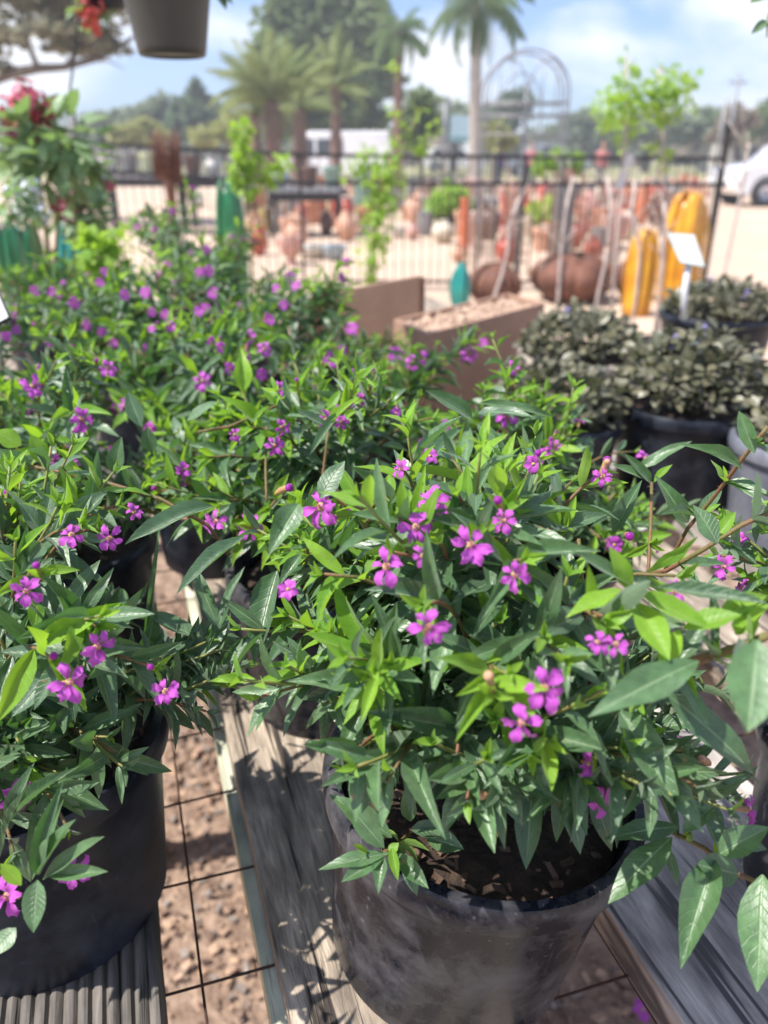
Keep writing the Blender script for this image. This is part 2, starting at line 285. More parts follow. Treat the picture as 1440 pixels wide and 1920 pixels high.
def leafM(b, d, n, L, w):
    d = d.normalized(); s = d.cross(n)
    if s.length < 1e-5: s = d.orthogonal()
    s.normalize(); n = s.cross(d)
    return Matrix(((s.x * w, d.x * L, n.x * L, b.x), (s.y * w, d.y * L, n.y * L, b.y), (s.z * w, d.z * L, n.z * L, b.z), (0, 0, 0, 1)))
def joined_leaves(name, mats_, tpls, items, parent, origin):
    """items: list of (Matrix, template index, material index) in world space -> one mesh relative to origin"""
    VV = []; LI = []; UVs = []; T = []; MI = []; off = 0; R = random.Random(5)
    fcount = 0
    for Mx, ti, mi in items:
        V, UV, F = tpls[ti % len(tpls)]; A = np.array(Mx)
        VV.append(V @ A[:3, :3].T + A[:3, 3]); f = np.array(F)
        LI.append((f + off).ravel()); UVs.append(np.array(UV)[f.ravel()]); T.append(np.full(len(V), R.random())); MI.append(np.full(len(F), mi)); off += len(V)
    VV = np.concatenate(VV) - np.array(origin); LI = np.concatenate(LI); UVs = np.concatenate(UVs); T = np.concatenate(T); MI = np.concatenate(MI)
    me = bpy.data.meshes.new(name); nf = len(LI) // 4
    me.vertices.add(len(VV)); me.vertices.foreach_set('co', VV.ravel()); me.loops.add(len(LI)); me.loops.foreach_set('vertex_index', LI.astype(np.int32))
    me.polygons.add(nf); me.polygons.foreach_set('loop_start', np.arange(0, nf * 4, 4, dtype=np.int32)); me.polygons.foreach_set('loop_total', np.full(nf, 4, dtype=np.int32))
    me.polygons.foreach_set('use_smooth', np.ones(nf, dtype=bool))
    for m in mats_: me.materials.append(m)
    me.polygons.foreach_set('material_index', MI.astype(np.int32))
    me.update(calc_edges=True)
    ul = me.uv_layers.new(name='UVMap'); ul.data.foreach_set('uv', UVs.ravel())
    at = me.attributes.new('tint', 'FLOAT', 'POINT'); at.data.foreach_set('value', T)
    me.validate()
    o = bpy.data.objects.new(name, me); COL.objects.link(o)
    if parent: o.parent = parent
    return o

# ------------------------------------------------------------------ ground
def sheet(name, x0, x1, y0, y1, z, mat, n=1):
    mb = MB(); vs = []; fs = []
    for i in range(n + 1):
        for j in range(n + 1): vs.append((x0 + (x1 - x0) * i / n, y0 + (y1 - y0) * j / n, z))
    for i in range(n):
        for j in range(n):
            a = i * (n + 1) + j; fs.append((a, a + n + 1, a + n + 2, a + 1))
    mb.add(vs, fs); return tag(mb.build(name, mat, smooth=False), kind='structure')
M_GROUND = pm('tan_crushed_gravel', (.60, .45, .33), (.46, .34, .25), .35, .95, .5, 8, dist=.03)
M_MULCH = pm('mulch_ground', (.40, .28, .20), (.20, .13, .09), 26, .95, 1.0, 60, dist=.02)
M_GRASS = pm('dry_grass', (.22, .24, .09), (.33, .28, .15), .5, .95, .5, 9, dist=.05)
sheet('ground', -900, 900, -60, 1500, 0, M_GROUND, 6)
sheet('mulch_path', -4, 4.5, -2.5, 4.6, .004, M_MULCH, 2)
sheet('grass_verge', -120, 120, 46, 120, .004, M_GRASS, 2)
def mulch_chips():
    R = random.Random(3); mb = MB()
    for i in range(9200):
        if i < 8000: x = R.uniform(-1.1, .9); y = R.uniform(.35, 2.3)
        else: x = R.uniform(-2.5, 2.5); y = R.uniform(.5, 4)
        L = R.uniform(.006, .024) * (1.5 if R.random() < .08 else 1); d = (L, L * R.uniform(.25, .7), L * R.uniform(.12, .4))
        E = Euler((R.uniform(-.6, .6), R.uniform(-.6, .6), R.uniform(0, 6.3))).to_matrix()
        mb.box((x, y, R.uniform(.005, .020)), d, E, R.choice((0, 0, 1, 1, 2)))
    o = mb.build('mulch_chips', [pm('chip_brown', (.30, .20, .14), (.14, .09, .065), 60, .9, .4), pm('chip_tan', (.48, .32, .21), (.30, .19, .13), 60, .9, .4), pm('chip_grey', (.30, .25, .21), (.2, .16, .13), 60, .9, .4)], smooth=False)
    tag(o, 'coarse brown and tan bark chips covering the ground under the bench', kind='stuff', cat='mulch')
mulch_chips()

# ------------------------------------------------------------------ bench
BZ = .87; YAW = rad(18.5); BD = Vector((-math.sin(YAW), math.cos(YAW), 0)); BN = Vector((math.cos(YAW), math.sin(YAW), 0))
def nval(px, py, z): p = PZ(px, py, z); return p.dot(BN)
def dval(px, py, z): return PZ(px, py, z).dot(BD)
bench = thing('slatted_bench', 'weathered wooden slatted bench with wire mesh holding the rows of potted plants', 'bench', (0, 0, 0))
benchR = Matrix.Rotation(rad(90) + YAW, 3, 'Z')
def plank(nl, nr, z1, th, mat, d0=-.35, d1=3.1, name='plank', ribs=0, label=None, sub=40):
    mb = MB(); Wd = nr - nl; R = random.Random(int(nl * 1000)); rings = []
    prof = []
    if ribs:
        for i in range(ribs * 4 + 1):
            f = i / (ribs * 4); ph = i % 4; prof.append((Wd * (.5 - f), -.0045 if ph in (0, ) else (0 if ph in (2,) else -.0008)))
    else:
        for i in range(9): prof.append((Wd * (.5 - i / 8), -.0015 if i in (0, 8) else 0))
    pts = [(p[0], p[1]) for p in prof] + [(-Wd / 2, -th), (Wd / 2, -th)]
    k = len(pts); vs = []; fs = []
    for s in range(sub + 1):
        x = d0 + (d1 - d0) * s / sub; wob = R.uniform(-1, 1) * .0009
        for (y, z) in pts: vs.append((x, y + (wob if abs(y) > Wd * .49 else 0), z + (R.uniform(-1, 1) * .0005 if z > -.01 else 0)))
    for s in range(sub):
        for j in range(k):
            j2 = (j + 1) % k; fs.append((s * k + j, (s + 1) * k + j, (s + 1) * k + j2, s * k + j2))
    fs.append(tuple(range(k))); fs.append(tuple(sub * k + j for j in range(k - 1, -1, -1)))
    mb.add(vs, fs); o = mb.build(name, mat, bench, smooth=True, autos=35)
    c = BN * ((nl + nr) / 2); o.location = (c.x, c.y, z1); o.rotation_euler = (0, 0, rad(90) + YAW)
    if label: o['label'] = label
    return o
nA = nval(445, 1460, BZ); nC = nval(1210, 1805, BZ); nB = nval(305, 1850, BZ - .01)
print('NVALS', nB, nA, nC, 'stripL', nval(450, 1600, BZ - .04))
TH = .034
plank(nA, nA + .150, BZ, TH, M_WOOD, label='grey plank with deep cracks in dappled shade')
plank(nB - .14, nB, BZ, TH, M_RIB, ribs=15, label='narrow ribbed decking board')
plank(nC, nC + .20, BZ, TH, M_WOODG, label='smoother silver grey plank at the right')
plank(nC + .29, nC + .43, BZ, TH, M_WOOD); plank(nC + .52, nC + .66, BZ, TH, M_WOODG); plank(nC + .75, nC + .89, BZ, TH, M_WOOD)
plank(nB - .36, nB - .22, BZ, TH, M_WOOD, d0=.85)
zr = BZ - TH - .0035
sl_n = nval(455, 1640, zr)
plank(sl_n, sl_n + .060, zr, .04, M_RAIL, name='support_rail', label='pale green treated rail under the mesh')
plank(nC + .05, nC + .10, zr, .04, M_RAIL, name='support_rail')
plank(nB - .10, nB - .05, zr, .04, M_RAIL, name='support_rail')
plank(nC + .60, nC + .65, zr, .04, M_RAIL, name='support_rail')
def wires():
    zw = zr + .0016; Rr = random.Random(9)
    def wire(p, q):
        mb = MB(); n = 14; pts = []
        c = (p + q) / 2
        for i in range(n + 1):
            f = i / n; w = Vector((Rr.uniform(-1, 1), Rr.uniform(-1, 1), 0)) * .0024; pts.append(p.lerp(q, f) + w - c)
        mb.tube(pts, .0011, 6); o = mb.build('wire', M_WIRE, bench); o.location = c
    for nn in (nval(375, 1780, zr), nval(1200, 1830, zr)):
        pass
    n0 = nval(375, 1780, zr); sp = .1016
    for i in range(-3, 13):
        a = BN * (n0 + i * sp); wire(a + BD * -.35 + Vector((0, 0, zw)), a + BD * 3.1 + Vector((0, 0, zw)))
    d0 = dval(400, 1650, zr)
    for i in range(-7, 28):
        a = BD * (d0 + i * sp * .92); 
        if a.dot(BD) > 3.1 or a.dot(BD) < -.35: continue
        wire(a + BN * (nB - .36) + Vector((0, 0, zw + .0027)), a + BN * (nC + .92) + Vector((0, 0, zw + .0027)))
wires()
for dd in (-.2, 1.3, 2.8):
    for nn in (nB - .07, nC + .07, nC + .8):
        mb = MB(); mb.box((0, 0, (BZ - .08) / 2), (.07, .07, BZ - .08)); o = mb.build('leg', M_WOOD, bench, smooth=False); c = BN * nn + BD * dd; o.location = (c.x, c.y, 0); o.rotation_euler = (0, 0, YAW)

# ------------------------------------------------------------------ pots
def pot_profile(rt, rb, h, t=.003, lip=.006):
    return [(rb - .012, .004), (rb, 0), (rb + .001, .012), (rb + (rt - rb) * .86, h * .86), (rt - .004, h - .026), (rt - .0005, h - .022), (rt + lip - .001, h - .019), (rt + lip, h - .012), (rt + lip - .0005, h - .004), (rt + lip - .003, h), (rt - t, h + .0005), (rt - t - .002, h - .006), (rt - t - .006, h - .03), (rb - .001, .014), (.0005, .013)]
def add_pot(root, rt, rb, h, mat, soil=M_SOIL, chips=0, seed=0, drop=.02, tilt=None):
    mb = MB(); mb.lathe(pot_profile(rt, rb, h), 64); p = mb.build('pot', mat, root, autos=40)
    mb = MB(); R = random.Random(seed); rs = rt - .0065 - drop * (rt - rb) / h; zt = h - drop
    prof = [(rs * f, zt + R.uniform(-.0025, .0025) - (.002 if f > .9 else 0)) for f in (1, .85, .7, .5, .3, .12, .001)]
    prof = [(rs, zt - .02)] + prof
    mb.lathe(prof, 32); mb.v = [(v[0], v[1], v[2] + R.uniform(-.002, .002)) for v in mb.v]
    s = mb.build('soil', soil, root)
    for i in range(chips):
        a = R.uniform(0, 6.28); r = rs * math.sqrt(R.random()) * .96; L = R.uniform(.003, .009) * (1.7 if R.random() < .12 else 1)
        m2 = MB(); m2.box((0, 0, 0), (L, L * R.uniform(.3, .6), L * R.uniform(.15, .3)))
        m2.v = [(v[0] * R.uniform(.6, 1.2), v[1] * R.uniform(.6, 1.2), v[2] * R.uniform(.6, 1.2)) for v in m2.v]
        o = m2.build('bark_chip', M_BARK, s, smooth=False); o.location = (r * math.cos(a), r * math.sin(a), zt + .004); o.rotation_euler = (R.uniform(-.5, .5), R.uniform(-.5, .5), R.uniform(0, 6))
    return p

# ------------------------------------------------------------------ flowers
def petal_tpl(seed, n=5):
    R = random.Random(seed); V = []; UV = []; F = []
    nv = 4; WW = {5: (.16, .34, .66, .88, .80, .36), 3: (.18, .58, .86, .36)}[n]
    for i in range(n + 1):
        t = i / n; w = WW[i]
        for j in range(nv + 1):
            s = j / nv * 2 - 1
            tt = t * (1 - (.14 * abs(s) if i == n else .03 * abs(s)))
            V.append((s * .5 * w, tt, .16 * math.sin(t * 2.6) - .20 * t * t + R.uniform(-.14, .14) * t * (.5 + abs(s) * 1.4) + .12 * s * s * t)); UV.append((j / nv, t))
    for i in range(n):
        for j in range(nv):
            a = i * (nv + 1) + j; F.append((a, a + 1, a + nv + 2, a + nv + 1))
    return np.array(V), UV, F
PET = [petal_tpl(i) for i in range(4)]; PETM = [leaf_mesh('petal_blade', t, M_PETAL) for t in PET]
PANG = (62, 118, 182, 240, 296, 358); PLEN = (.98, .98, .98, 1.05, 1.05, .98)
def calyx_mesh():
    mb = MB()
    mb.lathe([(.0003, -.0125), (.0013, -.0118), (.0017, -.008), (.0016, -.004), (.0022, -.0005), (.0026, .0004), (.0017, .0006)], 10)
    mb.v = [(v[0], v[1] - (v[2] ** 2) * 14, v[2]) for v in mb.v]
    c = len(mb.v); mb.lathe([(.0016, .0004), (.0013, .0010), (.0006, .0014), (.0001, .0015)], 10, mi=1)
    for i in range(6):
        a = i * 1.05; mb.tube([(0, 0, .001), (.0012 * math.cos(a), .0012 * math.sin(a), .0036)], [.0003, .0002], 4, 1)
    me = mb.build('tmp', [M_CALYX, M_CENTRE]); m = me.data; bpy.data.objects.remove(me); m.name = 'calyx'; return m
CALM = calyx_mesh()
def simple_flower(seed):
    R = random.Random(seed); mb = MB(); UVs = []
    for k, a in enumerate(PANG):
        V, UV, F = petal_tpl(seed * 7 + k, 3); a = rad(a + R.uniform(-9, 9)); L = .0105 * PLEN[k]; w = .0104
        d = Vector((math.cos(a), math.sin(a), R.uniform(-.1, .35))); Mx = leafM(Vector((0, 0, 0)) + d * .001, d, Vector((0, 0, 1)), L, w)
        mb.add([Mx @ Vector(v) for v in V], F, 0)
    mb.lathe([(.0003, -.011), (.0017, -.008), (.0023, 0), (.0014, .0018), (.0002, .0022)], 8, mi=1)
    o = mb.build('t', [M_PETAL, M_CALYX]); m = o.data; m.name = 'flower'; bpy.data.objects.remove(o)
    ul = m.uv_layers.new(name='UVMap')
    for l in ul.data: l.uv = (.5, .7)
    return m
SFL = [simple_flower(i) for i in range(5)]
def bud_mesh(mat, tipm, name):
    mb = MB(); mb.lathe([(.0003, -.012), (.0014, -.010), (.002, -.006), (.0017, -.001), (.0021, .0)], 8); mb.lathe([(.0021, .0), (.0024, .0016), (.0012, .003), (.0002, .0028)], 8, mi=1)
    mb.v = [(v[0], v[1] - v[2] ** 2 * 10, v[2]) for v in mb.v]
    o = mb.build('t', [mat, tipm]); m = o.data; m.name = name; bpy.data.objects.remove(o); return m
BUDM = [bud_mesh(M_CALYX, M_PETAL, 'bud'), bud_mesh(M_CALF, M_CALF, 'bud_faded')]
def frameM(p, z, upish, s, roll=0):
    z = z.normalized(); x = upish.cross(z)
    if x.length < 1e-4: x = z.orthogonal()
    x.normalize(); y = z.cross(x)
    M3 = Matrix((x, y, z)).transposed() @ Matrix.Rotation(roll, 3, 'Z')
    return Matrix.Translation(p) @ (M3 * s).to_4x4()

# ------------------------------------------------------------------ cuphea plants
class Plant: pass
PL = []
def plan(c, r, n, seed, label, near=0, rt=.098, tw=3, hi=None, tilt=None, drop=.02, h=.16, base=BZ, nfl=8, mix=.0):
    p = Plant(); p.c = Vector(c); p.r = Vector(r); p.n = n; p.seed = seed; p.label = label; p.near = near; p.rt = rt; p.tw = tw; p.fl = []; p.heroes = []; p.tilt = tilt; p.drop = drop; p.h = h; p.base = base; p.nfl = nfl; PL.append(p); return p
plan((.062, .405, 1.095), (.160, .155, .135), 52, 11, 'magenta flowered plant in the scuffed black pot at front centre, its soil showing', 2, .100, 4)
plan((-.262, .43, 1.085), (.165, .150, .125), 34, 12, 'magenta flowered plant in the deep black pot at the left edge over the ribbed board', 2, .100, 4)
plan((.375, .42, 1.090), (.17, .155, .130), 34, 13, 'leggy magenta flowered plant at the right edge reaching over the silver grey plank', 2, .100, 4)
plan((-.060, .68, 1.095), (.180, .15, .115), 34, 14, 'flowering plant whose grey lit pot stands alone on the cracked plank behind the front pot', 1, .092, 4)
plan((.150, .72, 1.060), (.13, .13, .105), 22, 15, 'low flowering plant directly in front of the nearest bronze leaved pot, spreading rightwards', 1, .092, 4)
plan((-.345, .73, 1.095), (.20, .16, .115), 34, 16, 'flowering plant at the left edge just behind the left front pot', 1, .095, 4)
plan((.04, 1.02, 1.035), (.14, .13, .100), 18, 17, 'small flowering plant standing in front of the brown board and the open box', 1, .09, 3, nfl=12)
plan((-.235, 1.00, 1.085), (.20, .17, .12), 28, 18, 'flowering plant in the third row, nearest to the left of the brown board', 1, .095, 3, nfl=14)
plan((-.57, 1.03, 1.085), (.20, .17, .12), 28, 19, 'flowering plant beside the white pot label at the left edge', 1, .095, 3, nfl=14)
plan((-.13, 1.34, 1.080), (.18, .16, .12), 24, 20, 'flowering plant pressed against the left end of the brown board', 0, .095, 3, nfl=16)
plan((-.44, 1.38, 1.090), (.20, .17, .13), 26, 21, 'flowering plant in the fourth row, in the middle of the flower bank', 0, .095, 3, nfl=18)
plan((-.35, 1.74, 1.110), (.20, .18, .14), 22, 23, 'tall flowering plant below and to the right of the green ornament', 0, .095, 3, nfl=16)
plan((-.70, 1.72, 1.085), (.21, .18, .12), 24, 24, 'flowering plant in the fifth row, at the left foot of the tallest one', 0, .095, 3, nfl=12)
plan((-.52, 2.12, 1.165), (.19, .17, .16), 16, 26, 'tallest and farthest flowering plant, rising below the green ornament', 0, .095, 3, nfl=14)
def hull(px, py, push=0.0):
    r = ray(px, py).normalized(); best = None
    for i, p in enumerate(PL):
        o = EYE - p.c; oo = Vector((o.x / p.r.x, o.y / p.r.y, o.z / p.r.z)); dd = Vector((r.x / p.r.x, r.y / p.r.y, r.z / p.r.z))
        a = dd.dot(dd); b = 2 * oo.dot(dd); c = oo.dot(oo) - (1.0 + push) ** 2; D = b * b - 4 * a * c
        if D > 0:
            t = (-b - math.sqrt(D)) / 2 / a
            if t > 0 and (best is None or t < best[0]): best = (t, i)
        else:   # nearest approach, used only when nothing is hit
            pass
    if best: return EYE + r * best[0], best[1]
    bi = min(range(len(PL)), key=lambda i: ((PL[i].c - EYE) - r * (PL[i].c - EYE).dot(r)).length)
    t = (PL[bi].c - EYE).dot(r); return EYE + r * t, bi

# flowers read off the photograph: x, y, width in its pixels
FLW = [(602,950,80),(812,943,74),(780,988,66),(882,1022,84),(725,1062,74),(793,1042,48),(803,1175,80),(1020,1290,84),(978,1355,74),(944,976,52),(965,1078,60),(468,986,58),(405,978,48),
(205,1008,52),(134,1003,52),(50,1108,60),(183,1212,66),(130,1280,76),(310,1296,54),(140,1630,66),(14,1680,76),(252,960,36),(100,862,30),(152,862,32),
(1357,1062,48),(1265,1110,40),(1210,858,32),(1130,893,42),(950,780,44),(1155,1208,44),(1120,1205,38),(1388,1012,26),(1040,836,28),
(152,786,52),(60,725,48),(380,715,40),(202,690,36),(530,800,34),(515,835,40),(612,786,40),(640,790,34),(620,675,38),(495,655,32),(466,630,30),(742,665,36),(775,680,36),(803,675,40),(880,663,38),(962,690,28),(660,616,28),(342,880,30),(440,815,28),(655,765,28),(676,750,28),(742,775,24),(806,855,22),(752,880,30),(835,797,22),(1022,850,28),(1000,870,24),(430,690,26),(525,730,30),(490,702,26),(540,1105,26),(905,645,24),
(140,567,26),(66,545,22),(97,547,22),(233,553,24),(273,548,26),(310,590,24),(285,585,20),(372,585,24),(386,578,24),(400,550,26),(391,508,24),(375,510,20),(387,468,20),(197,510,20),(187,530,20),(163,610,22),(191,622,20),(285,616,18),(320,612,24),(415,652,26),(396,640,22),(460,668,24),(95,640,24),(12,630,22),(30,618,20),(118,532,18),(520,540,24),(545,520,24),(556,536,24),(640,520,20),(532,572,22),(505,600,24),(648,492,20),(322,395,14),(291,430,14),(281,477,16)]
for (x, y, w) in FLW:
    P, i = hull(x, y, .05); P = P + toward_cam(P) * (.042 if y > 1550 else .024 if PL[i].near == 2 else .008); PL[i].fl.append((P, w))
    
# hero leaves: base x,y, tip x,y, depth offset at base and tip, width px, kind (0 mature, 1 young, 2 yellow), depth
HL = []
def whorl(pts, kind=0):
    for q in pts: HL.append(q + ((kind,) if len(q) == 7 else ()))
# (bx,by, tx,ty, dbase, dtip, width px [,kind])
whorl([(885,785,802,728,.60,.585,34),(895,775,988,762,.60,.57,30),(868,800,775,898,.60,.57,34),(880,800,862,880,.60,.56,30),(905,800,935,905,.60,.56,36),(895,795,955,850,.60,.57,24),(900,755,1045,768,.60,.60,22)])
whorl([(860,960,790,900,.445,.44,22,1),(765,975,752,900,.43,.42,28,1),(770,980,725,1065,.435,.415,40,0),(748,1000,733,1060,.435,.41,44,0),(775,950,850,1000,.43,.42,26,1),(560,945,507,1022,.44,.42,50),(600,935,640,860,.45,.45,44),(565,1040,520,1090,.46,.45,24)])
whorl([(460,1005,328,1108,.49,.46,42),(400,950,230,1010,.50,.48,44),(200,925,120,985,.50,.48,38),(520,1070,470,1240,.50,.47,56),(640,1120,690,1240,.47,.46,34),(600,1230,660,1330,.46,.45,40),(560,1180,500,1240,.48,.46,34),(665,1350,650,1435,.47,.45,44),(705,1330,640,1300,.48,.47,24)])
whorl([(720,1590,650,1505,.43,.425,40),(735,1570,625,1490,.45,.445,44),(730,1600,598,1620,.43,.42,30),(725,1600,640,1655,.43,.42,32),(715,1605,708,1665,.43,.415,28),(730,1600,745,1580,.43,.43,20,1),(745,1600,802,1665,.44,.42,34),(760,1600,780,1680,.44,.43,30),(735,1590,745,1650,.43,.42,20,1),(770,1555,860,1560,.46,.46,36),(770,1540,760,1480,.47,.46,30),(800,1570,870,1590,.46,.455,42),(690,1600,660,1585,.43,.42,14,1),(700,1607,683,1640,.43,.42,12,1)])
whorl([(950,1275,805,1290,.43,.43,36,0),(955,1270,745,1265,.435,.44,26,0),(965,1265,1018,1170,.43,.43,34,0),(960,1290,905,1390,.43,.42,40),(970,1310,990,1400,.43,.42,44),(890,1280,800,1400,.46,.44,48),(850,1290,760,1400,.47,.45,46),(930,1430,975,1545,.43,.41,50),(925,1425,808,1420,.43,.42,46),(930,1440,870,1500,.44,.43,38),(1000,1460,985,1630,.44,.42,52),(1055,1440,1095,1600,.43,.41,54),(1070,1430,1040,1580,.45,.44,40),(1110,1480,1150,1600,.44,.43,38),(1130,1320,965,1440,.40,.385,68),(1160,1330,980,1470,.41,.40,50),(1000,1420,905,1480,.43,.43,40),(880,1480,820,1560,.44,.43,40)])
# close branch from the right edge
whorl([(1190,1100,1070,1035,.37,.36,30),(1185,1105,1150,1030,.37,.36,36,1),(1165,1105,1065,1140,.36,.35,36,1),(1195,1130,1255,1235,.36,.335,56,1),(1195,1110,1330,1180,.35,.345,44,1),(1230,1100,1440,1135,.36,.34,34),(1310,1240,1120,1320,.34,.32,70),(1420,1200,1400,1375,.31,.29,100),(1250,1300,1440,1450,.38,.37,66),(1160,1330,1280,1520,.40,.37,64),(1275,1180,1240,1260,.35,.35,40,1),(1350,1160,1440,1100,.35,.35,40,1),(1280,1180,1390,1150,.35,.34,50,1),(1380,1190,1425,1130,.35,.34,40,1)])
whorl([(1275,1550,1140,1560,.42,.41,44),(1260,1570,1140,1680,.42,.40,58),(1340,1610,1275,1790,.41,.38,66),(1385,1640,1305,1620,.41,.405,60),(1350,1600,1440,1550,.41,.40,54),(1430,1640,1420,1850,.40,.37,80),(1280,1560,1340,1510,.42,.42,34),(1250,1590,1275,1660,.44,.43,22),(1340,1560,1440,1590,.42,.41,40),(1150,1340,1165,1250,.43,.43,30)])
# left plant
whorl([(70,1640,95,1490,.42,.415,34),(75,1640,128,1535,.42,.41,40),(80,1650,200,1570,.42,.41,36),(85,1640,205,1635,.42,.41,30),(70,1650,60,1750,.41,.40,44),(60,1650,115,1500,.43,.43,30),(40,1660,0,1620,.41,.41,28,1),(30,1740,-20,1790,.40,.39,40),(10,1560,60,1430,.45,.45,30),(15,1545,100,1435,.45,.44,28),(60,1460,190,1500,.48,.47,40),(80,1480,185,1510,.50,.49,38)])
whorl([(130,1230,60,1330,.43,.42,40),(135,1235,0,1225,.43,.43,34),(135,1220,20,1210,.44,.44,26),(145,1230,240,1265,.42,.415,30),(125,1215,148,1120,.44,.43,40),(115,1210,132,1128,.45,.445,36),(140,1215,175,1145,.43,.43,34,1),(155,1240,250,1205,.43,.43,24),(70,1120,65,1180,.46,.45,30,1),(110,1245,24,1345,.44,.43,50),(300,980,260,1290,.55,.55,10),(410,1180,360,1060,.54,.54,30),(405,1190,440,1060,.54,.54,26),(395,1200,340,1290,.55,.54,44),(380,1200,270,1150,.55,.55,36),(400,1215,290,1240,.56,.55,30)])
# right plant
whorl([(1195,880,1290,820,.62,.60,24,0),(1220,905,1175,850,.56,.555,20),(1225,905,1260,870,.56,.555,16,1),(1215,900,1150,870,.56,.555,20),(1390,880,1300,820,.46,.45,26,0),(1415,850,1385,770,.45,.45,30,0),(1345,1020,1310,945,.44,.44,44,0),(1340,1010,1380,960,.45,.45,24,1),(1050,990,1140,960,.45,.45,30),(1045,990,970,965,.45,.44,26),(1050,985,1020,925,.45,.445,26,1),(1060,990,1080,930,.45,.445,18,1),(1010,1040,940,1100,.46,.45,36),(1150,1000,1200,900,.50,.49,32,0),(1290,980,1240,900,.52,.51,34)])
# sparser sharp leaves in the middle band
whorl([(40,835,-10,805,.62,.61,40,1),(85,870,60,815,.60,.59,36,1),(150,890,110,860,.60,.59,30,1),(215,890,225,820,.62,.61,34),(265,800,240,735,.66,.66,32),(285,850,275,800,.64,.63,30,0),(455,735,455,655,.72,.71,34,1),(640,770,580,850,.62,.6,20),(615,800,670,740,.62,.61,20,1),(615,800,555,770,.62,.61,22),(180,890,130,830,.62,.6,22),(350,790,410,755,.68,.67,30,0)])
for (x, y, w) in ((712, 1370, 24), (938, 1530, 22)):
    HL.append((x + 5, y - 35, x - 6, y + 38, .45, .44, w, 2))
RR = random.Random(77)
def own(p): return min(range(len(PL)), key=lambda i: (Vector(((p.x - PL[i].c.x), (p.y - PL[i].c.y) * 1, (p.z - PL[i].c.z) * .5))).length)
for q in HL:
    bx, by, tx, ty, d0, d1, w, *k = q; kind = k[0] if k else 0
    hs_ = .91 if (bx < 140 and by > 1380) else .955
    b = PD(bx, by, d0 * hs_); t = PD(tx, ty, d1 * hs_); i = own(b); d = t - b
    n = (toward_cam(b) * .8 + Vector((-.15, 0, .75)) + Vector((RR.uniform(-.35, .35), RR.uniform(-.3, .3), RR.uniform(-.1, .3))))
    PL[i].heroes.append((leafM(b, d, n, d.length, w / FPX * hs_ * (d0 + d1) / 2), kind, RR.randrange(6)))
# hero stems seen bare in the photograph: list of pixel points with depth, radius
HS = [([(1445,1190,.325),(1380,1215,.335),(1310,1235,.345),(1240,1262,.37),(1150,1320,.41),(1090,1345,.46)], .0032, 2), ([(1445,960,.44),(1390,985,.44),(1320,1030,.45),(1250,1070,.47),(1190,1080,.50)], .0022, 2),
 ([(1440,800,.44),(1400,850,.45),(1340,930,.48),(1290,990,.50),(1240,1080,.53)], .0020, 2), ([(0,865,.58),(90,880,.57),(200,905,.56),(300,935,.55),(390,985,.55),(430,1040,.57)], .0022, 1),
 ([(575,1000,.45),(577,1060,.47),(572,1110,.49)], .0018, 0), ([(700,945,.46),(680,1010,.47),(650,1130,.49),(640,1200,.52)], .0022, 0), ([(1015,985,.46),(1022,1060,.47),(1030,1150,.49),(1040,1230,.5)], .0019, 0),
 ([(1165,1330,.40),(1220,1270,.38),(1330,1235,.34)], .0024, 2), ([(1260,1560,.42),(1320,1590,.415),(1385,1640,.41),(1450,1665,.40)], .0020, 2), ([(500,800,.64),(498,880,.62),(500,940,.60)], .0016, 3),
 ([(615,810,.62),(608,870,.62),(600,930,.62)], .0016, 3), ([(1110,1330,.46),(1105,1260,.46),(1095,1130,.45),(1085,1010,.45)], .0018, 0), ([(770,1560,.46),(735,1590,.435),(715,1600,.43)], .0014, 0),
 ([(370,810,.66),(430,800,.66),(520,760,.66)], .0018, 3), ([(1215,1080,.5),(1220,990,.52),(1222,905,.56)], .0018, 2)]

def bez(a, b, c, t): return a * (1 - t) ** 2 + b * (2 * t * (1 - t)) + c * t * t
def make_curve(a, b, c, n): return [bez(a, b, c, i / n) for i in range(n + 1)]
BUDS = [(905,1443,.43,1,0),(895,1250,.43,0,1),(1318,1425,.41,0,1),(700,935,.45,0,1),(540,915,.47,1,0),(900,1290,.46,0,1),(1010,1240,.44,0,0),(1180,1005,.46,0,0)]

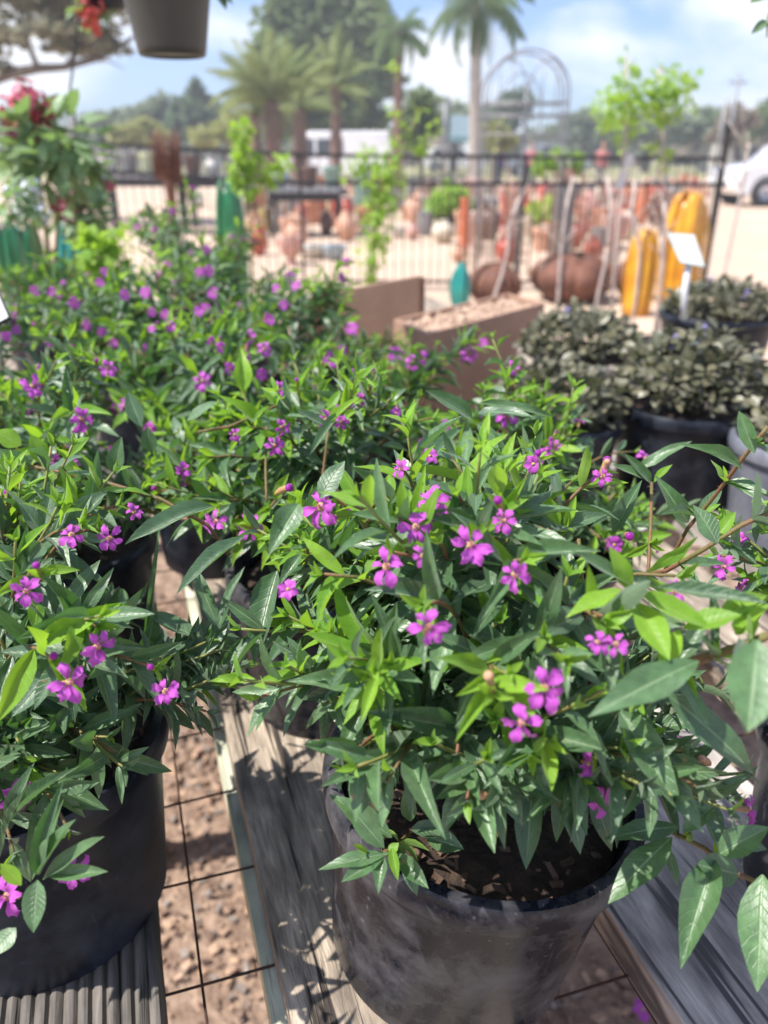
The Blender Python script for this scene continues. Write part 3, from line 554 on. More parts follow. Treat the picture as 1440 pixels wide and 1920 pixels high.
all_leaves = []      # (plant, Matrix, kind, tpl)
PETN = 0
for pi, p in enumerate(PL):
    R = random.Random(p.seed)
    foot = Vector((p.c.x, p.c.y, p.base)); p.soilz = p.base + p.h - p.drop
    p.root = thing('potted_plant', p.label, 'potted plant', foot, 'magenta flowered plants in black pots')
    p.root.location = foot
    leaves = []; stems = []
    def shoot(pts, start, spacing, L0, tipl=True, r0=.0018):
        # cumulative
        seg = [(pts[i + 1] - pts[i]).length for i in range(len(pts) - 1)]; tot = sum(seg); s = start * tot; ang = R.uniform(0, PI)
        def at(s):
            a = 0
            for i, l in enumerate(seg):
                if a + l >= s: return pts[i].lerp(pts[i + 1], (s - a) / l), (pts[i + 1] - pts[i]).normalized()
                a += l
            return pts[-1], (pts[-1] - pts[-2]).normalized()
        while s < tot - .004:
            P, T = at(s); x = T.orthogonal().normalized(); y = T.cross(x); rem = tot - s
            L = L0 * R.uniform(.75, 1.15) * min(1, .5 + rem / .04); young = rem < .014 + R.random() * .016 and R.random() < .75
            op = rad(min(76, 34 + rem * 620) + R.uniform(-14, 14))
            for sd in (0, PI):
                if R.random() < .08: continue
                a = ang + sd + R.uniform(-.25, .25); rd = x * math.cos(a) + y * math.sin(a)
                d = T * math.cos(op) + rd * math.sin(op) + Vector((0, 0, -.10 - 1.2 * min(.3, rem)))
                n = T * 1.0 + Vector((0, 0, .55)) + Vector((R.uniform(-.3, .3), R.uniform(-.3, .3), 0))
                leaves.append((leafM(P + rd * .001, d, n, L, L * R.uniform(.21, .29)), 1 if young and (P.z > p.c.z + (.35 if p.near == 2 else 0) * p.r.z or R.random() < .06) else 0, R.randrange(6)))
            ang += PI / 2 + R.uniform(-.2, .2); s += spacing * R.uniform(.8, 1.25)
        if tipl:
            P, T = at(tot); x = T.orthogonal().normalized(); y = T.cross(x); k = R.randrange(3, 6) if p.near else 3
            for j in range(k):
                a = j * 2.4 + ang; rd = x * math.cos(a) + y * math.sin(a); op = rad(18 + j * 7 + R.uniform(-6, 6)); d = T * math.cos(op) + rd * math.sin(op) + Vector((0, 0, .1))
                L = R.uniform(.006, .010) + j * .0018
                leaves.append((leafM(P, d, T + rd * -.5, L, L * R.uniform(.30, .38)), 1 if (P.z > p.c.z + (.30 if p.near == 2 else -.1) * p.r.z or R.random() < .10) else 0, R.randrange(6)))
    tips = []
    for i in range(p.n):
        az = (i * 2.399 + R.uniform(-.4, .4)); el = math.asin(min(1, max(-.25, -.22 + 1.2 * ((i * .618 + R.random() * .25) % 1))))
        f = R.uniform(.72, 1.0) if p.near < 2 else R.uniform(.68, .98)
        tips.append(p.c + Vector((p.r.x * math.cos(az) * math.cos(el), p.r.y * math.sin(az) * math.cos(el), p.r.z * math.sin(el))) * f)
    flow = list(p.fl)
    for (P, w) in flow:
        tips.append(P + (p.c - P).normalized() * .012 + Vector((R.uniform(-.012, .012), .006, .010)))
    for i in range(int(p.nfl * 1.7) if p.near < 2 else 7):
        t = R.choice(tips[:p.n]); flow.append((t + (t - p.c).normalized() * .012, 26))
    for ti, t in enumerate(tips):
        a = Vector((p.c.x, p.c.y, p.soilz - .01)) + Vector((R.uniform(-.018, .018), R.uniform(-.018, .018), 0))
        if (t - a).length < .03: continue
        d = t - a; side = Vector((d.x, d.y, 0))
        ctrl = a + Vector((0, 0, max(.03, d.z * .75 + .035))) + side * R.uniform(.22, .42)
        pts = make_curve(a, ctrl, t, 9); stems.append([pts, .0021]); L0 = R.uniform(.033, .047)
        shoot(pts, .34, .0145 if p.near else .016, L0)
        for k in range(p.tw if ti < p.n else 1):
            q = R.uniform(.38, .85); P = bez(a, ctrl, t, q); T = (bez(a, ctrl, t, q + .02) - P).normalized()
            o = (P - p.c); o.z *= .6; dr = (T * .8 + o.normalized() * .7 + Vector((R.uniform(-.8, .8), R.uniform(-.8, .8), R.uniform(.0, .9)))).normalized()
            ln = R.uniform(.03, .062); e = P + dr * ln
            pts2 = make_curve(P, P + dr * ln * .5 + Vector((0, 0, -.003)), e, 4); stems[-1].append((pts2, .0012)); shoot(pts2, .25, .0135, L0 * .82)
    # stems: one object per main stem with its twigs
    for st in stems:
        pts, r0, tw = st[0], st[1], st[2:]
        mb = MB(); k = 6 if p.near == 2 else 4
        mb.tube([q - foot for q in pts], [r0 * (1 - .6 * i / 9) for i in range(10)], k, 0)
        for pts2, r2 in tw: mb.tube([q - foot for q in pts2], [r2 * (1 - .3 * i / 4) for i in range(5)], 4, 1)
        mb.build('stem', [M_STEM, M_STEMG], p.root)
    for Mx, kd, ti in leaves:
        # keep leaves out of the pot wall and soil
        c = Mx @ Vector((0, .9, 0))
        if c.z < p.soilz + .002 and (Vector((c.x - p.c.x, c.y - p.c.y))).length < p.rt: continue
        if pi in (3, 5) and c.z < 1.06 and R.random() < .7: continue
        if pi == 0 and c.z < 1.115 - R.random() * .02 and c.x < -.035 - (c.z - 1.03) * .6 + (R.random() - .5) * .02: continue
        if pi == 1 and c.z < 1.03 + R.random() * .02 and c.x > -.16: continue
        if pi == 0 and c.z < 1.045 and c.y < .37 and R.random() < .35: continue
        all_leaves.append([pi, Mx, kd, ti, False])
    for Mx, kd, ti in p.heroes: all_leaves.append([pi, Mx, kd, ti, True])
    p.flow = flow; p.foot = foot
    rb = p.rt * .87; hi = p.near == 2
    pot = add_pot(p.root, p.rt, rb, p.h, M_POT if pi in (0, 2, 3) else M_POTD, chips=(130 if hi else 0), seed=p.seed, drop=p.drop)
    # flowers
    for fi, (P, w) in enumerate(flow):
        tc_ = toward_cam(P); out_ = (P - p.c).normalized()
        z = tc_ * .9 + out_ * .45 + Vector((R.uniform(-.75, .75), R.uniform(-.3, .3), R.uniform(-.45, .4)))
        if fi >= len(p.fl): z = out_ + Vector((R.uniform(-.5, .5), R.uniform(-.5, .5), .2)); w = 0
        dist = (P - EYE).dot(FW); s = (w / FPX * dist / .0235) if w else R.uniform(.6, .85)
        s = max(.5, min(1.25, s)); Mx = frameM(P - foot, z, Vector((0, 0, 1)), s, R.uniform(-.5, .5))
        if p.near and w >= 28:
            f = inst('flower', CALM, p.root, Mx)
            for k, a in enumerate(PANG):
                a = rad(a + R.uniform(-12, 12)); L = .0116 * PLEN[k] * R.uniform(.82, 1.1); d = Vector((math.cos(a), math.sin(a), R.uniform(-.45, .5)))
                inst('petal', R.choice(PETM), f, leafM(d * .0013, d, Vector((0, 0, 1)) + Vector((R.uniform(-.5, .5), R.uniform(-.5, .5), 0)), L, L * R.uniform(.56, .80)))
        else: inst('flower', R.choice(SFL), p.root, Mx)
    for k in range(12 if p.near else 5):
        t = R.choice(tips); z = (t - p.c).normalized() + Vector((R.uniform(-.8, .8), R.uniform(-.8, .8), R.uniform(-.2, .6)))
        inst('bud', BUDM[R.randrange(2) if R.random() < .5 else 0], p.root, frameM(t + z.normalized() * .008 - foot, z, Vector((0, 0, 1)), R.uniform(.7, 1.1)))
for (x, y, d, kd, fd) in BUDS:
    P = PD(x, y, d); p = PL[own(P)]; z = toward_cam(P) + Vector((RR.uniform(-1.4, 1.4), 0, RR.uniform(-.3, .8)))
    inst('bud', BUDM[fd], p.root, frameM(P - p.foot, z, Vector((0, 0, 1)), 1.15))
# hero stems with hairs
for pts, r, pi in HS:
    p = PL[pi]; Q = [PD(*q) for q in pts]; QQ = []
    for i in range(len(Q) - 1):
        for k in range(3): QQ.append(Q[i].lerp(Q[i + 1], k / 3))
    QQ.append(Q[-1]); mb = MB(); mb.tube([q - p.foot for q in QQ], r * .62, 8)
    st = mb.build('stem', M_STEM, p.root); R = random.Random(int(r * 1e5) + len(pts)); mb = MB()
    for k in range(len(QQ) * 9):
        i = R.randrange(len(QQ) - 1); c = QQ[i].lerp(QQ[i + 1], R.random()); T = (QQ[i + 1] - QQ[i]).normalized(); o = Vector((R.gauss(0, 1), R.gauss(0, 1), R.gauss(0, 1))); o = (o - T * o.dot(T)).normalized()
        a = c + o * r * .55 - p.foot; mb.tube([a, a + (o + T * R.uniform(-.4, .4)) * R.uniform(.0012, .0026)], [.00014, .00004], 3, cap=False)
    h = mb.build('stem_hairs', M_HAIR, st); h['kind'] = 'stuff'
    if pi in (0, 1, 2) and len(pts) >= 3:    # small shoots along it
        for i in range(2, len(QQ) - 2, 3):
            T = (QQ[i - 1] - QQ[i]).normalized(); x = T.orthogonal().normalized(); y = T.cross(x)
            for j in range(4):
                a = R.uniform(0, 6.28); rd = x * math.cos(a) + y * math.sin(a); L = R.uniform(.008, .02)
                if j < 2 and len(pts) > 4: all_leaves.append([pi, leafM(QQ[i], T * .3 + rd * (1 if j else -1) + Vector((0, 0, .1)), T + Vector((0, 0, .9)), .03, .0085), 0, R.randrange(6), False])
                all_leaves.append([pi, leafM(QQ[i], T * .6 + rd + Vector((0, 0, .3)), T + Vector((0, 0, .5)), L, L * .33), 1, R.randrange(6), False])
# ---- which leaves show: occlusion test, the 300 largest in view of each plant become parts
V = []; F = []
Y = Vector
for q in all_leaves:
    Mx = q[1]; a = len(V); V += [Mx @ Y((0, .05, 0)), Mx @ Y((.45, .5, 0)), Mx @ Y((0, .95, -.1)), Mx @ Y((-.45, .5, 0))]; F += [(a, a + 1, a + 2), (a, a + 2, a + 3)]
bvh = BVHTree.FromPolygons(V, F, all_triangles=True)
score = []
for i, q in enumerate(all_leaves):
    Mx = q[1]; vis = 0
    for tpt in ((0.05, .35, 0), (-.05, .8, -.04), (.2, .55, 0)):
        c = Mx @ Y(tpt); d = c - EYE; hit = bvh.ray_cast(EYE, d.normalized(), d.length + .01)
        if hit[0] is None or hit[2] // 2 == i or (hit[0] - EYE).length > d.length - .0012: vis += 1
    c = Mx @ Y((0, .5, 0)); rel = c - EYE; dep = rel.dot(FW); x = rel.x / dep * FPX + 720; y = 960 - rel.dot(UP) / dep * FPX
    inside = -30 < x < 1470 and -30 < y < 1950
    ln = (Mx @ Y((0, 1, 0)) - Mx @ Y((0, 0, 0))); tc_ = toward_cam(c); ar = (Mx.col[0].to_3d().cross(ln)).dot(tc_)
    score.append((vis / 3 if inside else 0) * abs(ar) / dep ** 2 * FPX ** 2 + (1e5 if q[4] else 0))
for pi, p in enumerate(PL):
    idx = [i for i, q in enumerate(all_leaves) if q[0] == pi]; idx.sort(key=lambda i: -score[i])
    lim = 300 if p.near else 170; minpx = 60
    ind = [i for i in idx[:lim] if score[i] > minpx]; rest = idx[len(ind):]
    for i in ind:
        _, Mx, kd, ti, hero = all_leaves[i]; me = (LEAF_HI, YOUNG_HI)[kd][ti] if kd < 2 else YELL_HI[ti % 2]
        o = inst('leaf', me, p.root, Matrix.Translation(-p.foot) @ Mx)
        if kd == 2: o['label'] = 'yellowed leaf'
    if rest:
        items = [(all_leaves[i][1], all_leaves[i][3], min(1, all_leaves[i][2])) for i in rest]
        o = joined_leaves('leaves', [M_LEAF, M_YOUNG], LO, items, p.root, p.foot); o['kind'] = 'stuff'
# the front pot leans a little
r0 = PL[0]
for ch in list(r0.root.children):
    if ch.name.split('.')[0] in ('pot', 'soil'):
        ch.rotation_euler = (rad(2), rad(6.5), 0); ch.location = (-.014, -.010, .004)
print('LEAVES', len(all_leaves))

# ------------------------------------------------------------------ bronze leaved pots at the right
RND = [leaf_grid(4, 2, .9, .5, d, f, 0, 2) for d, f in ((.15, .2), (.3, .1), (.05, .3))]
RNDM = [leaf_mesh('bronze_leaf_blade', t, M_AJ) for t in RND]
M_VIOLET = pm('violet_floret', (.22, .18, .42), (.30, .26, .50), 200, .6)
def mound(label, c, rt, h, z0, matp, mr, mh, n, seed, group='bronze leaved bugle plants in tubs', cat='potted plant', mats=M_AJ, meshes=RNDM, L=(.015, .027), ratio=(.5, .75), spikes=4, rim_c=None):
    R = random.Random(seed); root = thing('potted_plant', label, cat, (c[0], c[1], z0), group); add_pot(root, rt, rt * .84, h, matp, seed=seed, drop=.02)
    items = []
    for i in range(n):
        az = R.uniform(0, 2 * PI); u = R.random(); rr = mr * math.sqrt(u); zz = h - .004 + (mh * math.sqrt(max(0, 1 - u * .92))) * R.uniform(.6, 1.0)
        P = Vector((c[0] + rr * math.cos(az), c[1] + rr * math.sin(az), z0 + zz)); o = Vector((math.cos(az) * (rr / mr + .15), math.sin(az) * (rr / mr + .15), .7 - u * .7))
        d = (o + Vector((R.gauss(0, .9), R.gauss(0, .9), R.gauss(.15, .6)))).normalized(); l = R.uniform(*L) * R.uniform(.6, 1.15); P.z += R.gauss(0, .008)
        items.append((leafM(P, d, Vector((R.gauss(0, .5), R.gauss(0, .5), .8)) + o * .4, l, l * R.uniform(*ratio)), R.randrange(3), 0))
    near = sorted(items, key=lambda q: (q[0].translation - EYE).length - q[0].translation.z * 1.2)
    for Mx, ti, _ in near[:min(220, n // 2)]: inst('leaf', meshes[ti], root, Matrix.Translation((-c[0], -c[1], -z0)) @ Mx)
    o = joined_leaves('leaves', [mats], RND, near[min(220, n // 2):], root, (c[0], c[1], z0)); o['kind'] = 'stuff'
    mb = MB()
    for i in range(18):
        az = R.uniform(0, 6.28); rr = mr * .8 * R.random(); mb.tube([(rr * .3 * math.cos(az), rr * .3 * math.sin(az), h - .03), (rr * math.cos(az), rr * math.sin(az), h + mh * .7)], [.0015, .001], 4)
    s = mb.build('stems', M_STEMG, root); s['kind'] = 'stuff'
    for i in range(spikes):
        az = R.uniform(0, 6.28); rr = mr * .75 * R.random(); mb = MB()
        for k in range(9):
            a = R.uniform(0, 6.28); mb.box((.005 * math.cos(a), .005 * math.sin(a), k * .003), (.006, .006, .004), Euler((R.random(), R.random(), R.random())).to_matrix())
        f = mb.build('flower_spike', M_VIOLET, root); f.location = (rr * math.cos(az), rr * math.sin(az), h - .015 + mh * math.sqrt(1 - (rr / mr) ** 2 * .9))
    return root
mound('dark tub overflowing with bronze leaves, nearest and widest of the bugle plants', (.505, 1.235), .118, .17, .858, M_POTD, .113, .110, 1500, 1, spikes=2)
mound('bronze leaved plant in the slate grey tub just left of the widest one', (.275, 1.20), .105, .17, .845, M_POTD, .098, .075, 950, 2, spikes=0)
mound('bronze leaved plant in the pale tan tub beside the brown open box', (.40, 1.58), .118, .16, .865, M_POTT, .112, .085, 1150, 3, spikes=1)
mound('bronze leaved plant in the black tub behind the price sign', (.86, 2.02), .140, .17, .855, M_POTD, .13, .075, 1000, 4, spikes=2)
mound('bronze leaved plant whose bluish rim shows at the right edge', (.615, 1.06), .100, .16, .862, pot_mat('pot_blue_grey', (.12, .13, .16), (.3, .3, .33), .5), .085, .04, 420, 5, spikes=0)
for dx, y, w in ((.93, 2.02, .34),):
    st = thing('pot_stand', 'low grey timber stand under the black tub at the right', 'stand', (dx - .02, y, 0)); mb = MB(); mb.box((0, 0, .84), (w, .36, .03)); mb.build('top_board', M_WOODG, st, smooth=False)
    for sx in (-1, 1):
        for sy in (-1, 1): mb = MB(); mb.box((sx * w * .42, sy * .14, .4125), (.05, .05, .825)); mb.build('leg', M_WOOD, st, smooth=False)

# price sign on a stake
ps = thing('price_sign', 'tilted grey plastic price sign on a white stake among the bronze leaves', 'sign', PD(1280, 545, 1.75)); o0 = ps.location.copy()
M_SIGN = pm('grey_plastic', (.42, .46, .44), (.34, .38, .37), 20, .5); M_WHITE = pm('white_plastic', (.75, .76, .76), (.62, .63, .63), 12, .4)
def quad_slab(name, pts, th, mat, parent, origin):
    P = [Vector(p) - origin for p in pts]; n = (P[1] - P[0]).cross(P[3] - P[0]).normalized() * th; mb = MB(); mb.add(P + [q + n for q in P], [(0, 1, 2, 3), (7, 6, 5, 4), (0, 4, 5, 1), (1, 5, 6, 2), (2, 6, 7, 3), (3, 7, 4, 0)])
    return mb.build(name, mat, parent, smooth=False)
quad_slab('sign_plate', [PD(1250, 436, 1.76), PD(1302, 440, 1.74), PD(1322, 500, 1.70), PD(1276, 492, 1.72)], .004, M_SIGN, ps, o0)
mb = MB(); mb.tube([PD(1297, 470, 1.74) - o0, PD(1290, 505, 1.735) - o0, PD(1284, 545, 1.74) - o0, PD(1281, 600, 1.76) - o0], [.006, .008, .008, .006], 8); mb.build('stake', M_WHITE, ps)
# plant label at the left edge
pl_ = thing('plant_label', 'white plant label with a dark border poking up at the left edge', 'label', PD(0, 640, 1.0)); o0 = pl_.location.copy()
quad_slab('card', [PD(-40, 520, .98), PD(-6, 535, .98), PD(22, 598, .97), PD(-30, 625, .97)], .0012, M_METAL, pl_, o0)
quad_slab('printed_face', [PD(-38, 527, .975), PD(-8, 542, .975), PD(15, 594, .965), PD(-28, 617, .965)], .0006, M_WHITE, pl_, o0)
mb = MB(); mb.tube([PD(-5, 608, .975) - o0, PD(0, 690, .99) - o0], .004, 6); mb.build('stake', M_RAIL, pl_)

# brown boxes
M_BOX = pm('brown_fibreboard', (.40, .245, .165), (.30, .185, .125), 9, .8, .3, 60, dist=.002)
def box_panel(root, o0, pts, th=.010): return quad_slab('side_panel', pts, th, M_BOX, root, o0)
def open_box(label, a, b, depthdir, hgt, fill=None, seed=0):
    """a, b: top corners of the face towards the camera; four upright panels, a floor and a filling"""
    a, b = Vector(a), Vector(b); d = Vector(depthdir); o0 = (a + b) / 2 + d / 2; z0 = min(a.z, b.z) - hgt; o0.z = z0
    root = thing('planter_box', label, 'planter box', o0, None); dn = lambda p: Vector((p.x, p.y, z0))
    u = (b - a).normalized() * .010
    quad_slab('side_panel', [dn(a), dn(b), b, a], -.010, M_BOX, root, o0); quad_slab('side_panel', [dn(b + d), dn(a + d), a + d, b + d], -.010, M_BOX, root, o0)
    dd = d.normalized() * .011
    quad_slab('side_panel', [dn(a + d - dd), dn(a + dd), a + dd, a + d - dd], -.010, M_BOX, root, o0); quad_slab('side_panel', [dn(b + dd), dn(b + d - dd), b + d - dd, b + dd], -.010, M_BOX, root, o0)
    mb = MB(); e = .012; q = [a + u * 1.2 + dd * 1.2, b - u * 1.2 + dd * 1.2, b - u * 1.2 + d - dd * 1.2, a + u * 1.2 + d - dd * 1.2]
    mb.add([Vector((p.x, p.y, z0 + .01)) - o0 for p in q], [(0, 1, 2, 3)]); mb.build('base_panel', M_BOX, root, smooth=False)
    R = random.Random(seed); mb = MB()
    for i in range(420):
        f, g = R.uniform(.05, .95), R.uniform(.06, .94); p = a.lerp(b, f) + d * g; L = R.uniform(.012, .03); hgt_ = hgt * .94
        mb.box((p.x - o0.x, p.y - o0.y, hgt * R.uniform(.86, .95)), (L, L * .6, L * .4), Euler((R.uniform(-.8, .8), R.uniform(-.8, .8), R.uniform(0, 6))).to_matrix())
    mb.add([Vector((p.x, p.y, z0 + hgt * .87)) - o0 for p in q], [(0, 1, 2, 3)])
    f = mb.build('bark_filling', fill or M_BARK, root, smooth=False); f['kind'] = 'stuff'
    return root
M_TANB = pm('tan_bark', (.52, .37, .27), (.36, .24, .17), 40, .9, .5)
a = PD(560, 560, 1.86); b = PD(787, 518, 1.84); lb_ = thing('brown_board', 'brown fibreboard panel standing upright, left of the slanting open box', 'board', Vector(((a.x + b.x) / 2, a.y, .815)))
quad_slab('board', [Vector((a.x, a.y, .815)), Vector((b.x, b.y, .815)), b, a], -.016, M_BOX, lb_, lb_.location.copy()); quad_slab('end_cleat', [Vector((b.x, b.y + .017, .815)), Vector((b.x, b.y + .05, .815)), b + Vector((0, .05, -.01)), b + Vector((0, .017, -.004))], .014, M_BOX, lb_, lb_.location.copy())
a = PD(802, 626, 1.60); b = PD(1022, 560, 1.92); b.z = a.z
open_box('brown open box slanting away behind the flowers, filled with tan bark', a, b, Vector((-.07, .15, 0)), .20, M_TANB, seed=2)
bt = thing('box_shelf', 'low grey shelf carrying the brown board and the open box beyond the bench', 'shelf', (.05, 2.02, 0)); 
mb = MB(); mb.box((0, 0, .80), (1.0, .34, .03)); mb.build('top_board', M_WOODG, bt, smooth=False)
for sx in (-1, 1): mb = MB(); mb.box((sx * .44, 0, .3925), (.05, .26, .785)); mb.build('leg', M_WOOD, bt, smooth=False)
bt.location.y = 2.12

# ------------------------------------------------------------------ fence
FY = 8.8
def fence():
    root = thing('metal_fence', 'black metal fence of thin pickets and two rails running across the yard', 'fence', (0, FY, 0)); o0 = Vector((0, FY, 0))
    posts = [(-60, 262), (192, 268), (560, 290), (985, 294), (1367, 296)]
    def railz(px, low):
        top = [(-200, 262), (192, 270), (340, 275), (560, 291), (985, 295), (1367, 298)]; lo = [(-200, 312), (192, 322), (340, 326), (560, 343), (985, 345), (1367, 346)]
        L = lo if low else top; return float(np.interp(px, [q[0] for q in L], [q[1] for q in L]))
    for low in (0, 1):
        for (p0, p1) in ((-200, 192), (192, 560), (560, 985), (985, 1362)):
            a = PY(p0, railz(p0 + .1, low), FY) - o0; b = PY(p1, railz(p1 - .1, low), FY) - o0; mb = MB(); c = (a + b) / 2; v = b - a
            mb.box(c, (v.length, .032, .040), Euler((0, -math.atan2(v.z, v.x), 0)).to_matrix()); mb.build('rail', M_METAL, root, smooth=False)
    for (p0, p1) in ((-200, 192), (192, 560), (560, 985), (985, 1362)):
        a = PY(p0, 300, FY).x; b = PY(p1, 300, FY).x; mb = MB(); mb.box(((a + b) / 2, 0, .10), (b - a, .03, .03)); mb.build('rail', M_METAL, root, smooth=False)
    x = PY(-200, 300, FY).x; xe = PY(1355, 300, FY).x; me = None
    while x < xe:
        px = x / (FY / math.cos(0)) ; rr = PY(720, 300, FY); 
        pxx = 720 + x / ((PY(1720, 300, FY).x) / 1000); z = PY(pxx, railz(pxx, 0) - 2, FY).z
        if me is None: mb = MB(); mb.tube([(0, 0, 0), (0, 0, 1)], .0055, 6); ob = mb.build('picket', M_METAL, root); me = ob.data
        else: ob = bpy.data.objects.new('picket', me); COL.objects.link(ob); ob.parent = root
        ob.location = (x, .0, .03); ob.scale = (1, 1, z - .03); x += .098
    for (px, py) in posts[1:]:
        top = 236 if px > 1300 else py - 4; P = PY(px, top, FY); mb = MB(); r = .028 if px > 1300 else .014; mb.box((P.x, .0, P.z / 2), (r * 2, r * 2, P.z)); mb.box((P.x, 0, P.z + .006), (r * 2.5, r * 2.5, .012)); mb.build('post', M_METAL, root, smooth=False)
fence()

# ------------------------------------------------------------------ painted metal ornaments in front of the fence
def paint(name, c, d=None): return pm(name, c, d or tuple(x * .75 for x in c), 6, .32, .05, coat=.3)
M_YEL = paint('yellow_enamel', (.70, .36, .01), (.55, .22, .01)); M_GRN = paint('green_enamel', (.01, .19, .055), (.008, .12, .035)); M_TEA = paint('teal_enamel', (.01, .30, .26), (.01, .2, .18)); M_RUST = pm('rusted_steel', (.17, .065, .035), (.10, .04, .025), 7, .75, .4)
def metal_cactus(label, px, y, wpx, toppy, mat, n=9, group='painted metal plant ornaments', squat=False):
    P = PY(px, toppy, y); H = P.z; sc = (PY(1720, toppy, y).x) / 1000; Wd = wpx * sc
    root = thing('metal_ornament', label, 'ornament', (P.x, y, 0), group)
    for k in range(n):
        a = 2 * PI * k / n + .2; mb = MB(); vs = []; nn = 12; w0 = Wd * (.30 if not squat else .34)
        for i in range(nn + 1):
            t = i / nn; r = Wd * .5 * ((.84 + .16 * math.sin(PI * min(1, t * 1.3))) * math.sqrt(max(.02, 1 - max(0, (t - .3) / .705) ** 5)) if not squat else math.sin(PI * (t * .86 + .10)) ** .55) * (1 if k % 2 else .88); z = H * (1 - (1 - t) ** 1.5 if not squat else t ** .9) * (1 if k % 3 else .94); w = w0 * (max(.12, math.sqrt(max(0, 1 - max(0, (t - .4) / .61) ** 4))) if not squat else math.sin(PI * min(1, t * .90 + .08)) ** .6)
            for s, dr in ((-1, -.10), (-.5, -.02), (0, .03), (.5, -.02), (1, -.10)):
                rr = max(.004, r + dr * w * 1.6); vs.append((rr * math.cos(a) - s * .5 * w * math.sin(a), rr * math.sin(a) + s * .5 * w * math.cos(a), z))
        fs = [(i * 5 + j, i * 5 + j + 1, (i + 1) * 5 + j + 1, (i + 1) * 5 + j) for i in range(nn) for j in range(4)]
        mb.add(vs, fs); o = mb.build('metal_blade', mat, root); sm = o.modifiers.new('th', 'SOLIDIFY'); sm.thickness = .006
    mb = MB(); mb.lathe([(.001, .0), (Wd * .3, .0), (Wd * .3, .03), (Wd * .06, .05), (Wd * .05, H * .6), (.001, H * .6)], 16); mb.build('base', M_RUST, root)
    return root
metal_cactus('tall yellow painted metal agave near the fence corner', 1297, 7.9, 88, 358, M_YEL, 10)
metal_cactus('small orange yellow metal agave left of the price sign', 1212, 7.4, 62, 428, M_YEL, 8)
metal_cactus('bright green painted metal agave rising above the tallest flowering plant', 427, 8.0, 62, 334, M_GRN, 9)
metal_cactus('dark green metal agave at the far left edge', 8, 7.2, 60, 414, M_GRN, 8)
metal_cactus('dark green metal agave second from the left edge', 48, 7.6, 56, 418, M_GRN, 8)
metal_cactus('teal painted metal dome ornament between the green ones', 124, 7.0, 62, 414, M_TEA, 8, squat=True)
metal_cactus('small teal metal ornament just left of the rusty domes', 866, 7.6, 44, 492, M_TEA, 7, squat=True)
metal_cactus('broad rusted steel dome ornament right of the white stakes', 1078, 8.2, 160, 474, M_RUST, 12, 'rusted steel ornaments', True)
metal_cactus('rusted steel dome ornament behind the brown open box', 930, 8.0, 105, 492, M_RUST, 10, 'rusted steel ornaments', True)
metal_cactus('squat rusted steel ornament behind the tan tub, at the foot of the yellow one', 1195, 8.35, 80, 480, M_RUST, 9, 'rusted steel ornaments', True)

# ------------------------------------------------------------------ yard pottery
def clay(n, c, d=None, r=.6): return pm(n, c, d or tuple(x * .75 for x in c), 3, r, .1, coat=.1 if r < .5 else 0)
MC = dict(terra=clay('terracotta', (.50, .22, .12), (.42, .18, .10)), terra2=clay('terracotta_pale', (.58, .33, .22), (.5, .28, .18)), white=clay('white_stone', (.66, .64, .58)), cream=clay('cream_stone', (.62, .55, .42)), celadon=clay('celadon_glaze', (.22, .33, .26), None, .3), blue=clay('blue_grey_glaze', (.36, .45, .50), None, .35), red=clay('red_glaze', (.44, .085, .05), None, .35), orange=clay('orange_glaze', (.60, .16, .06), None, .35), brown=clay('brown_glaze', (.14, .075, .055), None, .35), pink=clay('pink_stone', (.60, .34, .28)), grey=clay('grey_stone', (.27, .26, .25)), lime=clay('lime_cream', (.5, .52, .32)), yellowc=clay('ochre_glaze', (.55, .42, .16), None, .4), coral=clay('coral_glaze', (.6, .12, .09), None, .4))
PROF = dict(jar=[(.0, 0), (.26, 0), (.40, .25), (.5, .55), (.42, .8), (.28, .9), (.34, 1), (.30, 1), (.24, .9), (.2, .7), (0, .6)],
 urn=[(0, 0), (.30, 0), (.30, .06), (.12, .12), (.12, .24), (.34, .42), (.46, .7), (.5, .96), (.5, 1), (.44, 1), (.38, .8), (0, .6)],
 pot=[(0, 0), (.34, 0), (.45, .8), (.5, .8), (.5, 1), (.45, 1), (.4, .75), (0, .72)],
 tall=[(0, 0), (.36, 0), (.44, .3), (.5, .75), (.46, .94), (.5, 1), (.43, 1), (.38, .8), (0, .7)],
 bowl=[(0, 0), (.2, 0), (.44, .5), (.5, 1), (.46, 1), (.38, .6), (0, .35)],
 ball=[(0, 0), (.22, .04), (.42, .25), (.5, .5), (.42, .75), (.2, .92), (.2, 1), (.15, 1), (.14, .92), (0, .88)])
def pottery(kind, px, pyb, wpx, hpx, mat, label, y=None, z0=None, group='pottery set out in the yard', stack=1, name=None):
    if z0 is None:
        P = PZ(px, pyb, 0); 
    else: P = PY(px, pyb, y); P.z = z0
    sc = PY(1720, pyb, P.y).x / 1000; w = wpx * sc; h = hpx * sc
    root = thing(name or {'jar': 'jar', 'urn': 'stone_urn', 'pot': 'clay_pot', 'tall': 'tall_jar', 'bowl': 'bowl', 'ball': 'round_jar'}[kind], label, {'urn': 'urn', 'pot': 'pot', 'bowl': 'bowl'}.get(kind, 'jar'), P, group)
    for k in range(stack):
        mb = MB(); mb.lathe([(r * w, z * h / stack) for r, z in PROF[kind]], 24); o = mb.build('body', MC[mat], root, autos=50); o.location.z = k * h / stack
        mb = MB(); rr = PROF[kind][-3][0] * w; mb.lathe([(rr * .6, 0), (rr + .012, 0), (rr + .016, .012), (rr + .010, .024), (rr * .6, .018)], 24); o = mb.build('rim', MC[mat], root); o.location.z = (k + 1) * h / stack - .012
    return root
